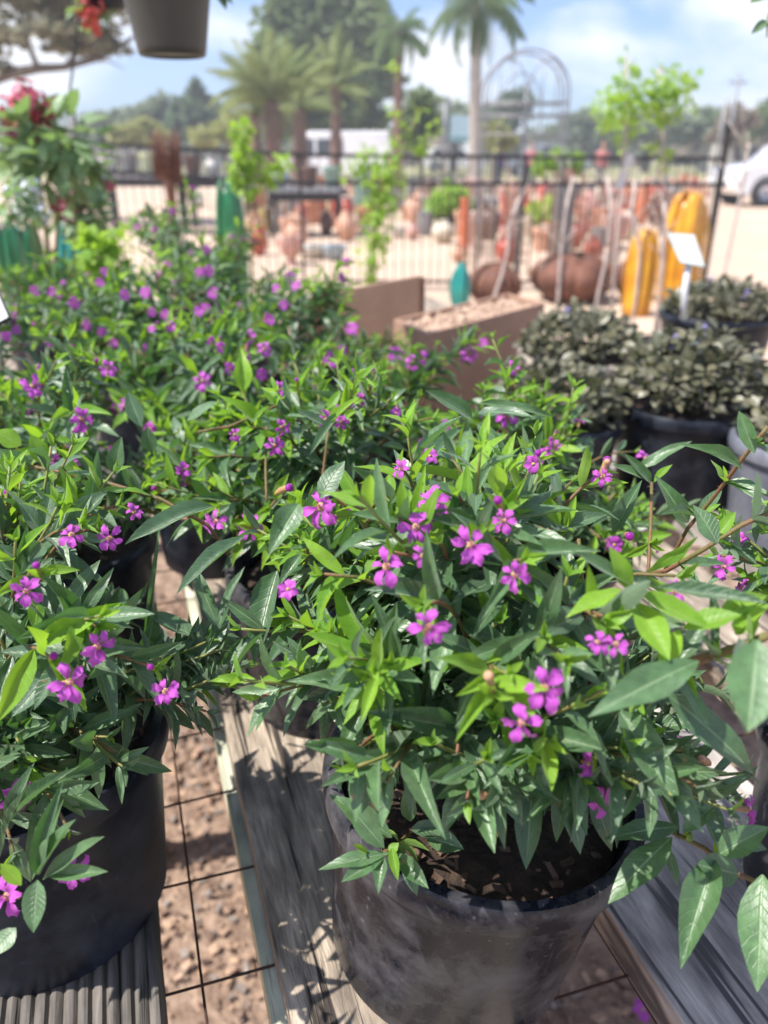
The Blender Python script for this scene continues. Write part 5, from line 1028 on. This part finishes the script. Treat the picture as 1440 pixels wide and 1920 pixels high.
sapling('right one of the two leafy green saplings with the spreading crown', 1240, 600, [(1243, 450), (1246, 330), (1243, 230), (1236, 130)], [(1232, 128, .04), (1238, 165, .08), (1262, 158, .09), (1288, 152, .06), (1306, 150, .04), (1250, 195, .10), (1220, 185, .08), (1298, 200, .03), (1278, 175, .07), (1238, 215, .06), (1250, 300, .05), (1225, 280, .04)], 420, 5.2, 42)
for lb, pts, seed in (('bare pale sapling trunk rising out of the brown open box', [(1043, 600), (1048, 540), (1052, 470), (1060, 400), (1075, 330)], 1), ('bare pale forked sapling left of the bare trunk in the box', [(925, 560), (940, 520), (952, 470), (955, 420), (975, 370)], 2), ('leaning white trunk crossing in front of the white car', [(1352, 540), (1362, 490), (1375, 430), (1388, 370), (1397, 310), (1404, 270)], 3), ('pale straight trunk left of the price sign', [(1238, 545), (1243, 500), (1248, 430), (1246, 380)], 4), ('thin bare trunk near the left end of the rusty domes', [(1120, 560), (1140, 470), (1146, 400), (1140, 330)], 5), ('bent thin twiggy trunk between the two leafy saplings', [(1195, 540), (1200, 470), (1185, 400), (1190, 340)], 6)):
    Ys = 4.3; b = PY(*pts[0], Ys); b.z = 0; root = thing('bare_sapling', lb, 'sapling', b, SG); T = [Vector((0, 0, .15))] + [PY(x, y, Ys) - b for x, y in pts]; mb = MB(); R = random.Random(seed); mb.tube(T, [.0085] * 3 + [.0085 - .0011 * i for i in range(len(T) - 3)], 8); mb.build('trunk', M_SAP, root)
    mb = MB()
    for k in range(7): q = T[-2].lerp(T[-1], R.random()) if k % 2 else T[-3].lerp(T[-2], R.random()); mb.tube([q, q + Vector((R.uniform(-.12, .12), R.uniform(-.1, .1), R.uniform(.05, .2)))], [.004, .0015], 5)
    mb.build('twigs', M_SAP, root); add_pot(root, .13, .11, .24, M_POTD)
for lb, x, y, w, h in (('upper white hang tag on the left leafy sapling', 1179, 302, 13, 24), ('lower and larger white hang tag on the left leafy sapling', 1165, 338, 18, 32)):
    P = PY(x, y, 4.9); s = PY(1720, y, 4.9).x / 1000; root = thing('hang_tag', lb, 'tag', P, 'white tags on the sapling'); mb = MB(); mb.box((0, 0, 0), (w * s, .002, h * s), Euler((.15, .2, .1)).to_matrix()); mb.build('card', M_WHITE, root, smooth=False); mb = MB(); mb.tube([(0, 0, h * s * .5), (.01, .06, h * s * .5 + .03)], .0012, 4); mb.build('string', M_WHITE, root)

# ------------------------------------------------------------------ trellis arch
def trellis():
    Yt = 10.2; s = PY(1720, 200, Yt).x / 1000; root = thing('garden_trellis', 'tall grey iron arched trellis standing behind the fence', 'trellis', (PY(985, 300, Yt).x, Yt, 0)); o0 = root.location
    def arch(px0, px1, top, spring, dy, r=.016):
        x0 = PY(px0, 200, Yt).x - o0.x; x1 = PY(px1, 200, Yt).x - o0.x; zs = PY(900, spring, Yt).z; zt = PY(900, top, Yt).z; c = (x0 + x1) / 2; pts = [(x0, dy, 0), (x0, dy, zs * .5), (x0, dy, zs)]
        for i in range(1, 14): a = PI * i / 14; pts.append((c - (x1 - x0) / 2 * math.cos(a), dy, zs + (zt - zs) * math.sin(a)))
        pts += [(x1, dy, zs), (x1, dy, zs * .5), (x1, dy, 0)]; mb = MB(); mb.tube(pts, r, 8); mb.build('arch', M_GREYM, root)
    for dy in (0, .45): arch(908, 1066, 92, 175, dy, .012)
    arch(916, 988, 110, 190, 0, .008); arch(988, 1060, 110, 190, 0, .008); arch(946, 1028, 130, 200, .45, .008)
    for py, a, b in ((192, 908, 1066), (216, 908, 1066), (252, 908, 1066)):
        for dy in (0, .45): z = PY(900, py, Yt).z; x0 = PY(a, 200, Yt).x - o0.x; x1 = PY(b, 200, Yt).x - o0.x; mb = MB(); mb.tube([(x0, dy, z), (x1, dy, z)], .011, 6); mb.build('crossbar', M_GREYM, root)
    for px in (985, 990): x = PY(px, 200, Yt).x - o0.x; mb = MB(); mb.tube([(x, .02, 0), (x, .02, PY(900, 150, Yt).z)], .012, 8); mb.build('upright', M_GREYM, root)
    for px in (935, 960, 1015, 1040): x = PY(px, 200, Yt).x - o0.x; mb = MB(); mb.tube([(x, 0, PY(900, 216, Yt).z), (x, 0, PY(900, 112, Yt).z)], .007, 6); mb.build('upright', M_GREYM, root)
    for z in (.6, 1.2, 1.8):
        for sx in (PY(908, 200, Yt).x - o0.x, PY(1066, 200, Yt).x - o0.x): mb = MB(); mb.tube([(sx, 0, z), (sx, .45, z + .02)], .009, 6); mb.build('crossbar', M_GREYM, root)
trellis()

# ------------------------------------------------------------------ vehicles
M_CARW = pm('white_car_paint', (.80, .80, .80), (.74, .74, .75), 2, .25, coat=.8); M_CARG = pm('silver_car_paint', (.30, .31, .35), (.26, .27, .30), 2, .28, coat=.8, metal=.3); M_GLASS = pm('tinted_glass', (.03, .035, .04), (.02, .025, .03), 2, .06, spec=.8); M_TYRE = pm('tyre_rubber', (.025, .025, .027), None, 8, .8); M_RIM = pm('alloy_rim', (.38, .38, .40), None, 6, .3, metal=.8); M_LAMP = pm('lamp_lens', (.6, .6, .62), None, 5, .1); M_TAIL = pm('red_lens', (.45, .02, .02), None, 5, .15)
def vehicle(name, label, px, pyb, rz, mat, kind='suv', scale=1.0, face=1):
    P = PZ(px, pyb, 0); root = thing(name, label, {'suv': 'car', 'van': 'van', 'pickup': 'pickup truck'}[kind], P, 'vehicles parked beyond the yard', rz)
    if kind == 'suv': prof = [(-2.3, .45), (-2.32, .95), (-2.2, 1.15), (-1.95, 1.25), (-1.75, 1.62), (-1.2, 1.74), (.35, 1.72), (.75, 1.52), (1.15, 1.14), (2.0, 1.02), (2.28, .86), (2.32, .5), (2.2, .32), (-2.2, .32)]; win = [[(-1.62, 1.22), (-1.52, 1.56), (-.85, 1.62), (-.85, 1.2)], [(-.75, 1.2), (-.75, 1.62), (.28, 1.62), (.62, 1.45), (.95, 1.16)]]; wx = (-1.42, 1.42); Wd = 1.85
    elif kind == 'van': prof = [(-2.7, .5), (-2.72, 2.1), (-2.6, 2.28), (1.1, 2.28), (1.5, 2.15), (2.0, 1.35), (2.65, 1.15), (2.75, .6), (2.6, .38), (-2.6, .38)]; win = [[(1.0, 1.3), (1.0, 1.95), (1.42, 1.95), (1.8, 1.35)], [(-.4, 1.3), (-.4, 1.95), (.85, 1.95), (.85, 1.3)]]; wx = (-1.7, 1.75); Wd = 2.0
    else: prof = [(-2.8, .55), (-2.8, 1.2), (-.75, 1.2), (-.65, 1.75), (-.4, 1.82), (.6, 1.8), (1.15, 1.25), (2.45, 1.1), (2.7, .95), (2.7, .5), (-2.7, .5)]; win = [[(-.5, 1.28), (-.42, 1.68), (.1, 1.7), (.1, 1.28)], [(.2, 1.28), (.2, 1.7), (.55, 1.68), (.9, 1.28)]]; wx = (-1.75, 1.75); Wd = 1.9
    def ext(pr, y0, y1, name, m, tumble=0):
        mb = MB(); n = len(pr); ys = (y0, y0 + .06, y1 - .06, y1) if tumble else (y0, y1); vs = []
        for yi, y in enumerate(ys):
            for x, z in pr:
                k = .965 if tumble and yi in (0, 3) else 1; yy = y * (1 - (.14 * max(0, z - 1.1) if tumble else 0)); vs.append((x * k, yy, .9 + (z - .9) * k))
        fs = [(i * n + j, i * n + (j + 1) % n, (i + 1) * n + (j + 1) % n, (i + 1) * n + j) for i in range(len(ys) - 1) for j in range(n)]; fs += [tuple(range(n - 1, -1, -1)), tuple((len(ys) - 1) * n + j for j in range(n))]
        mb.add(vs, fs); return mb.build(name, m, root, autos=30)
    ext(prof, -Wd / 2, Wd / 2, 'body', mat, 1)
    for w in win:
        for s in (-1, 1):
            mb = MB(); vs = [(x, s * (Wd / 2 * (1 - .14 * max(0, z - 1.1)) + .006), z) for x, z in w]; vs2 = [(x, y - s * .03, z) for x, y, z in vs]; n = len(w); mb.add(vs + vs2, [tuple(range(n))] + [(j, (j + 1) % n, (j + 1) % n + n, j + n) for j in range(n)]); mb.build('window', M_GLASS, root, smooth=False)
    for x in wx:
        for s in (-1, 1):
            mb = MB(); mb.lathe([(.20, -.11), (.33, -.11), (.36, -.07), (.36, .07), (.33, .11), (.20, .11)], 26); w = mb.build('wheel', M_TYRE, root, autos=40); w.rotation_euler = (rad(90), 0, 0); w.location = (x, s * (Wd / 2 - .08), .36)
            mb = MB(); mb.lathe([(.0, .09), (.06, .10), (.20, .07), (.22, .112), (.22, -.112), (.2, -.07), (0, -.09)], 10); q = mb.build('rim', M_RIM, w)
            mb = MB(); mb.lathe([(.36, -.02), (.43, -.02), (.43, .02), (.36, .02)], 24); a = mb.build('wheel_arch', M_TYRE, root); a.rotation_euler = (rad(90), 0, 0); a.location = (x, s * (Wd / 2 - .012), .38)
    xe = max(p[0] for p in prof); xm = min(p[0] for p in prof)
    for s in (-1, 1):
        mb = MB(); mb.box((xe - .1, s * (Wd / 2 - .25), .82), (.18, .36, .15)); mb.build('headlight', M_LAMP, root, smooth=False); mb = MB(); mb.box((xm + .05, s * (Wd / 2 - .16), 1.0), (.14, .22, .26)); mb.build('tail_light', M_TAIL, root, smooth=False)
        mb = MB(); mb.box((.85 if kind == 'suv' else 1.3, s * (Wd / 2 + .09), 1.2), (.12, .18, .14)); mb.build('wing_mirror', mat, root, smooth=False)
    mb = MB(); mb.box((0, 0, .40), (abs(xe - xm) * .93, Wd * .96, .12)); mb.build('underbody', M_TYRE, root, smooth=False)
    return root
vehicle('parked_car', 'white car seen from its side at the right edge, one wheel showing', 1440, 384, rad(184), M_CARW, 'suv'); bpy.data.objects['parked_car'].location += Vector((.75, 0, 0))
vehicle('parked_van', 'white van with its roof above the top rail left of centre', 632, 342, rad(178), M_CARW, 'van')
vehicle('parked_pickup', 'pale grey pickup parked behind the trellis', 1020, 330, rad(4), M_CARG, 'pickup')
vehicle('parked_car', 'small distant white car behind the pale trunked palm', 850, 322, rad(0), M_CARW, 'suv')
# board on posts, poles, buildings, people far away
P = PY(867, 242, 31); s = PY(1720, 242, 31).x / 1000; sg = thing('sign_board', 'pale blue board on two posts left of the pale palm trunk', 'sign', (P.x, 31, 0)); mb = MB(); mb.box((0, 0, P.z), (46 * s, .06, 46 * s)); mb.build('panel', pm('pale_blue_panel', (.45, .62, .70), (.38, .56, .64), 1, .5), sg, smooth=False)
mb = MB(); mb.box((0, -.04, P.z - 16 * s), (46 * s, .02, 8 * s)); mb.build('printed_band', pm('teal_band', (.22, .45, .48), None, 2, .5), sg, smooth=False)
for sx in (-1, 1): mb = MB(); mb.box((sx * 21 * s, .06, P.z * .5), (.09, .05, P.z)); mb.build('post', M_GREYM, sg, smooth=False)
for lb, px, top, Yp in (('thin grey pole left of the pale blue board', 836, 178, 40), ('pale utility pole near the right end of the skyline', 1387, 138, 45), ('short pole beside the bare brown tree', 1362, 185, 47)):
    P = PY(px, top, Yp); r = thing('utility_pole', lb, 'pole', (P.x, Yp, 0), 'poles on the skyline'); mb = MB(); mb.tube([(0, 0, 0), (0, 0, P.z)], [.11, .08], 8); mb.build('shaft', M_GREYM, r); mb = MB(); mb.box((0, 0, P.z - .4), (.9, .08, .1)); mb.build('crossarm', M_GREYM, r, smooth=False)
def building(label, px0, px1, top, Yb, mat, roof, nwin):
    a = PY(px0, top, Yb); b = PY(px1, top, Yb); c = (a.x + b.x) / 2; L = b.x - a.x; H = a.z; root = thing('low_building', label, 'building', (c, Yb, 0)); mb = MB(); mb.box((0, 2.5, (H - .3) / 2), (L, 5, H - .3)); mb.build('wall', mat, root, smooth=False); mb = MB(); mb.box((0, 2.4, H - .18), (L + .6, 5.8, .22)); mb.build('roof', roof, root, smooth=False)
    for i in range(nwin): x = -L / 2 + L * (i + .5) / nwin; mb = MB(); mb.box((x, -.03, H * .5), (L / nwin * .4, .1, H * .3)); w = mb.build('window', M_GLASS, root, smooth=False); mb = MB(); mb.box((x, -.06, H * .5), (L / nwin * .46, .04, .05)); mb.build('frame', M_WHITE, w, smooth=False)
building('pale low building behind the white car at the right', 1372, 1500, 246, 58, clay('pale_wall', (.62, .58, .54)), clay('pale_roof', (.5, .46, .43)), 4)
building('grey low building seen through the trellis', 1000, 1062, 250, 66, clay('grey_wall', (.36, .40, .40)), clay('grey_roof', (.3, .33, .33)), 2)
building('long low pale shed behind the hedge at the left', 190, 300, 258, 75, clay('shed_wall', (.6, .52, .46)), clay('shed_roof', (.6, .58, .55)), 4)
for lb, px, pyb, top, c in (('person in a dark blue top standing beyond the fence right of the palm trunk', 933, 345, 286, (.05, .05, .20)), ('person in a pink top standing by the trellis', 992, 345, 262, (.6, .2, .24)), ('person in a coral top standing right of the trellis', 1123, 348, 272, (.55, .18, .17))):
    P = PZ(px, pyb + 8, 0); sc = 1.68; root = thing('person', lb, 'person', P, 'people far off in the yard')
    mb = MB(); mb.tube([(0, 0, .86), (0, 0, 1.0), (0, .01, 1.2), (0, .01, 1.40), (0, 0, 1.46), (0, 0, 1.54), (0, -.01, 1.60), (0, -.01, 1.68), (0, 0, 1.74)], [.15, .15, .16, .19, .08, .055, .09, .10, .045], 12)
    for s in (-1, 1): mb.tube([(s * .17, 0, 1.40), (s * .24, .02, 1.14), (s * .24, -.06, .92), (s * .24, -.09, .84)], [.055, .045, .034, .03], 8); mb.tube([(s * .085, 0, .92), (s * .10, 0, .5), (s * .10, .02, .08), (s * .10, -.10, .03)], [.085, .062, .045, .04], 8)
    mb.build('body', pm('skin', (.42, .24, .17), None, 5, .6), root)
    mb = MB(); mb.tube([(0, 0, .84), (0, 0, 1.0), (0, .01, 1.2), (0, .01, 1.38), (0, 0, 1.46)], [.17, .165, .175, .205, .09], 12)
    for s in (-1, 1): mb.tube([(s * .15, 0, 1.40), (s * .21, .01, 1.26), (s * .235, .02, 1.14)], [.075, .068, .062], 8)
    mb.build('shirt', pm('shirt_cloth', c, None, 5, .8), root); mb = MB()
    for s in (-1, 1): mb.tube([(s * .08, 0, .92), (s * .10, 0, .5), (s * .10, .02, .10)], [.105, .08, .07], 8)
    mb.build('trousers', pm('dark_cloth', (.05, .055, .07), None, 5, .8), root); mb = MB(); mb.tube([(0, .02, 1.58), (0, .03, 1.68), (0, .01, 1.77)], [.085, .11, .05], 10); mb.build('hair', pm('hair_brown', (.05, .03, .02), None, 5, .6), root)

# trough at the far right
tr = thing('stone_trough', 'long dark edged grey trough in front of the yard at the right edge', 'trough', (PZ(1420, 545, 0).x + .3, 6.9, 0)); mb = MB(); zt = PY(1420, 452, 6.9).z
mb.box((0, 0, zt * .48), (1.0, .5, zt * .96)); mb.build('side_wall', clay('mossy_stone', (.20, .20, .15), (.13, .14, .10)), tr, smooth=False); mb = MB(); mb.box((0, 0, zt - .02), (1.06, .56, .06)); mb.build('coping', M_METAL, tr, smooth=False)
# frayed tuft
Pt = PY(318, 340, 6.2); tf = thing('dead_tuft', 'dark rusty brown dead tuft sticking up above the rails', 'plant', (Pt.x, 6.2, 0)); R = random.Random(6); zt = PY(318, 238, 6.2).z; mb = MB(); mb.tube([(0, 0, 0), (0, 0, zt * .72), (0, 0, zt * .86)], [.03, .035, .07], 10); mb.build('trunk', M_RUST, tf); mb = MB()
for i in range(90): a = R.uniform(0, 6.28); r = R.uniform(.03, .10); mb.tube([(r * math.cos(a), r * math.sin(a), zt * R.uniform(.76, .85)), (r * 1.2 * math.cos(a), r * 1.2 * math.sin(a), zt * R.uniform(.9, 1.0))], [.01, .002], 4)
o = mb.build('dead_leaves', M_RUST, tf); o['kind'] = 'stuff'

# ------------------------------------------------------------------ flowering shrub at the left
M_ROSE = pm('rose_bloom', (.52, .05, .12), (.60, .16, .18), 60, .6, .2); M_WHF = pm('white_bloom', (.72, .74, .80), (.62, .64, .72), 60, .6); M_PINK = pm('pink_bloom', (.62, .25, .38), (.55, .10, .25), 30, .6)
SHM = [leaf_mesh('broad_grey_leaf_blade', t, M_SHRUB) for t in RND]
def bloom(root, base, P, r, mat, seed, n=34, name='flower_head'):
    R = random.Random(seed); mb = MB()
    for i in range(n):
        d = Vector((R.gauss(0, 1), R.gauss(0, 1), R.gauss(0, 1))).normalized(); c = d * r * R.uniform(.55, 1); x = d.orthogonal().normalized(); y = d.cross(x); l = r * R.uniform(.28, .45)
        vs = [c]; 
        for k in range(8): a = k * PI / 4; q = l * (1 if k % 2 else .55); vs.append(c + (x * math.cos(a) + y * math.sin(a)) * q + d * l * .25)
        mb.add(vs, [(0, 1 + k, 1 + (k + 1) % 8) for k in range(8)])
    o = mb.build(name, mat, root); o.location = Vector(P) - Vector(base); return o
Yl = 2.35; lb0 = PY(75, 420, Yl); lb0.z = BZ
Q = lambda px, py, dy=0: PY(px, py, Yl + dy)
sh = leafy('flowering_shrub', 'tall potted shrub with crimson blooms and pale leaves at the upper left', 'potted plant', lb0, [(Q(60, 235), .09), (Q(110, 270), .11), (Q(40, 290), .10), (Q(130, 295), .09), (Q(80, 320), .09), (Q(135, 265), .07), (Q(20, 255), .07)], 230, (.05, .09), M_SHRUB, SHM, 51,
   [([lb0 + Vector((0, 0, .12)), Q(80, 380), Q(60, 230)], .008), ([lb0 + Vector((0, 0, .12)), Q(110, 380), Q(130, 280)], .007), ([lb0 + Vector((0, 0, .12)), Q(50, 380), Q(20, 280)], .006)], ind=220, potr=.12, poth=.18, ratio=(.4, .6))
for px, py, r, m, k in ((52, 195, .055, M_ROSE, 1), (22, 212, .045, M_ROSE, 2), (78, 200, .045, M_ROSE, 3), (85, 250, .035, M_ROSE, 4), (25, 258, .026, M_PINK, 5), (58, 292, .022, M_ROSE, 6), (205, 348, .016, M_ROSE, 7), (105, 380, .03, M_ROSE, 8)):
    bloom(sh, lb0, Q(px, py), r, m, k)
lb1 = PY(60, 470, 2.0); lb1.z = BZ
sh = leafy('flowering_plant', 'white flowered plant below the tall crimson shrub', 'potted plant', lb1, [(PY(50, 385, 2), .04), (PY(25, 380, 2), .03)], 40, (.03, .05), M_SHRUB, SHM, 52, [([lb1 + Vector((0, 0, .12)), PY(50, 400, 2)], .004)], ind=90, potr=.10, poth=.16)
for k, (px, py) in enumerate(((25, 365), (50, 385), (78, 400), (40, 400), (60, 350))): bloom(sh, lb1, PY(px, py, 2), .026, M_WHF, k + 20, 16)
lb2 = PY(130, 470, 2.7); lb2.z = BZ
sh = leafy('flowering_plant', 'plant with a big soft pink bloom in front of the fence at the left', 'potted plant', lb2, [(PY(130, 400, 2.7), .07), (PY(165, 345, 2.7), .05), (PY(175, 400, 2.7), .05)], 200, (.03, .06), M_SHRUB, SHM, 53, [([lb2 + Vector((0, 0, .12)), PY(130, 390, 2.7)], .005)], ind=90, potr=.10, poth=.16)
for k, (px, py, r) in enumerate(((125, 385, .06), (145, 372, .05), (110, 392, .04))): bloom(sh, lb2, PY(px, py, 2.7), r, M_PINK, k + 40, 26)
lb3 = PY(180, 520, 1.95); lb3.z = BZ
leafy('lime_plant', 'yellow green leafy plant in the gap above the flower bank at the left', 'potted plant', lb3, [(PY(170, 470, 1.95), .045), (PY(205, 468, 1.95), .045), (PY(190, 490, 1.95), .06)], 260, (.02, .04), M_VINE, LV, 54, [([lb3 + Vector((0, 0, .1)), PY(190, 480, 1.95)], .004)], ind=120, potr=.09, poth=.16)

# ------------------------------------------------------------------ hanging pot, hanging basket, line, twig at the corner
hp = PD(324, 106, 1.30); hang = thing('hanging_pot', 'olive grey plastic hanging pot seen from below at the top', 'hanging pot', hp); M_HP = pm('olive_grey_plastic', (.050, .052, .044), (.040, .042, .036), 6, .42, .05)
mb = MB(); mb.lathe([(.0, .004), (.045, .004), (.052, 0), (.055, .002), (.057, .012), (.074, .11), (.078, .12), (.080, .13), (.077, .132), (.072, .125), (.05, .02), (0, .02)], 48); hb = mb.build('pot', M_HP, hang, autos=45); hang.location = hp; 
mb = MB(); mb.lathe([(.0, .1), (.06, .1), (.071, .115), (.068, .118), (0, .12)], 24); mb.build('soil', M_SOIL, hang)
for k in range(3): a = k * 2.094 + .3; mb = MB(); mb.tube([(.077 * math.cos(a), .077 * math.sin(a), .128), (0, 0, .42)], .0016, 5); mb.build('hanger_wire', M_METAL, hang)
mb = MB(); mb.tube([(0, 0, .42), (0, 0, .47), (.015, 0, .485), (.02, 0, .47)], .002, 6); mb.build('hook', M_METAL, hang)
R = random.Random(8)
its = []
for i in range(90): a = R.uniform(0, 6.28); d = Vector((math.cos(a), math.sin(a), R.uniform(-.2, .9))); its.append((leafM(hp + Vector((.06 * math.cos(a), .06 * math.sin(a), .13)), d, Vector((0, 0, 1)), R.uniform(.03, .05), .014), R.randrange(3), 0))
o = joined_leaves('leaves', [M_SHRUB], RND, its, hang, hp); o['kind'] = 'stuff'
for px, py in ((405, -4), (395, -20), (430, -2)):
    inst('leaf', SHM[0], hang, Matrix.Translation(-hp) @ leafM(PD(400, -30, 1.3), PD(px + 20, py + 16, 1.3) - PD(400, -30, 1.3), Vector((0, -.5, 1)), .045, .018))
hk = PY(152, 300, 2.6); pole = thing('shepherd_hook', 'thin dark hook pole rising at the upper left with red flowers beside it', 'pole', (hk.x, 2.6, BZ)); mb = MB(); mb.tube([(0, 0, -.87), (0, 0, .7), PY(153, 0, 2.6) - pole.location, PY(154, -60, 2.6) - pole.location, PY(175, -90, 2.6) - pole.location, PY(190, -60, 2.6) - pole.location], .0035, 8); mb.build('pole', M_METAL, pole)
bk = PY(190, -60, 2.6); bas = thing('hanging_basket', 'hanging plant with trailing red flowers in the upper left corner', 'hanging plant', bk + Vector((0, 0, -.1)), None); bo = bas.location.copy()
mb = MB(); mb.lathe([(0, 0), (.05, .0), (.08, .05), (.085, .055), (.08, .06), (0, .05)], 24); mb.build('basket', M_POTD, bas)
for k, (px, py, r) in enumerate(((158, 8, .028), (170, 20, .030), (160, 38, .022), (178, 50, .026), (186, 10, .02))):
    bloom(bas, bo, PY(px, py, 2.55), r, M_RED if 'M_RED' in globals() else globals().setdefault('M_RED', pm('red_bloom', (.55, .03, .03), (.62, .12, .10), 60, .5)), k + 70, 18)
its = [(leafM(PY(R.uniform(145, 200), R.uniform(-20, 50), 2.58), Vector((R.gauss(0, 1), R.gauss(0, 1), -.6)), Vector((0, 0, 1)), .05, .025), R.randrange(3), 0) for i in range(26)]
joined_leaves('leaves', [M_SHRUB], RND, its, bas, bo)['kind'] = 'stuff'
for px, py in ((158, 30), (175, 44)): mb = MB(); mb.tube([bk - bo, PY(px, py, 2.56) - bo], .0015, 5); mb.build('stem', M_STEMG, bas)
tb = PD(1470, -40, .9); tw = thing('leafy_twig', 'few green leaves of an overhead twig at the top right corner', 'twig', tb); mb = MB(); mb.tube([Vector((.25, 0, .2)), Vector((0, 0, 0)), PD(1440, 30, .9) - tb, PD(1438, 70, .9) - tb], [.003, .002, .0014, .0008], 6); mb.build('stem', M_STEMG, tw)
for px, py, qx, qy in ((1440, -10, 1410, 2), (1440, 10, 1462, 30), (1438, 40, 1425, 50), (1440, 45, 1456, 62)): inst('leaf', LEAF_HI[0], tw, Matrix.Translation(-tb) @ leafM(PD(px, py, .9), PD(qx, qy, .9) - PD(px, py, .9), Vector((0, -1, .6)), .022, .011))

fg = PZ(1205, 1893, .03); ff = inst('fallen_flower', SFL[1], None, frameM(fg, Vector((.2, -.5, 1)), Vector((0, 1, 0)), 1.7)); tag(ff, 'single fallen pink flower lying on the bark chips at the lower right', 'flower')
# ------------------------------------------------------------------ thin air haze
mb = MB(); mb.box((0, 60, 8), (300, 200, 18.2)); hz = mb.build('haze', [], smooth=False); hz['kind'] = 'stuff'; hz['label'] = 'thin pale air haze over the yard'
hm = bpy.data.materials.new('haze'); hm.use_nodes = True; ht = hm.node_tree; ht.nodes.clear(); ho = ht.nodes.new('ShaderNodeOutputMaterial'); hv = ht.nodes.new('ShaderNodeVolumePrincipled')
hv.inputs['Color'].default_value = (.95, .97, 1, 1); hv.inputs['Density'].default_value = .0029; hv.inputs['Anisotropy'].default_value = .2; ht.links.new(hv.outputs[0], ho.inputs['Volume']); hz.data.materials.append(hm)
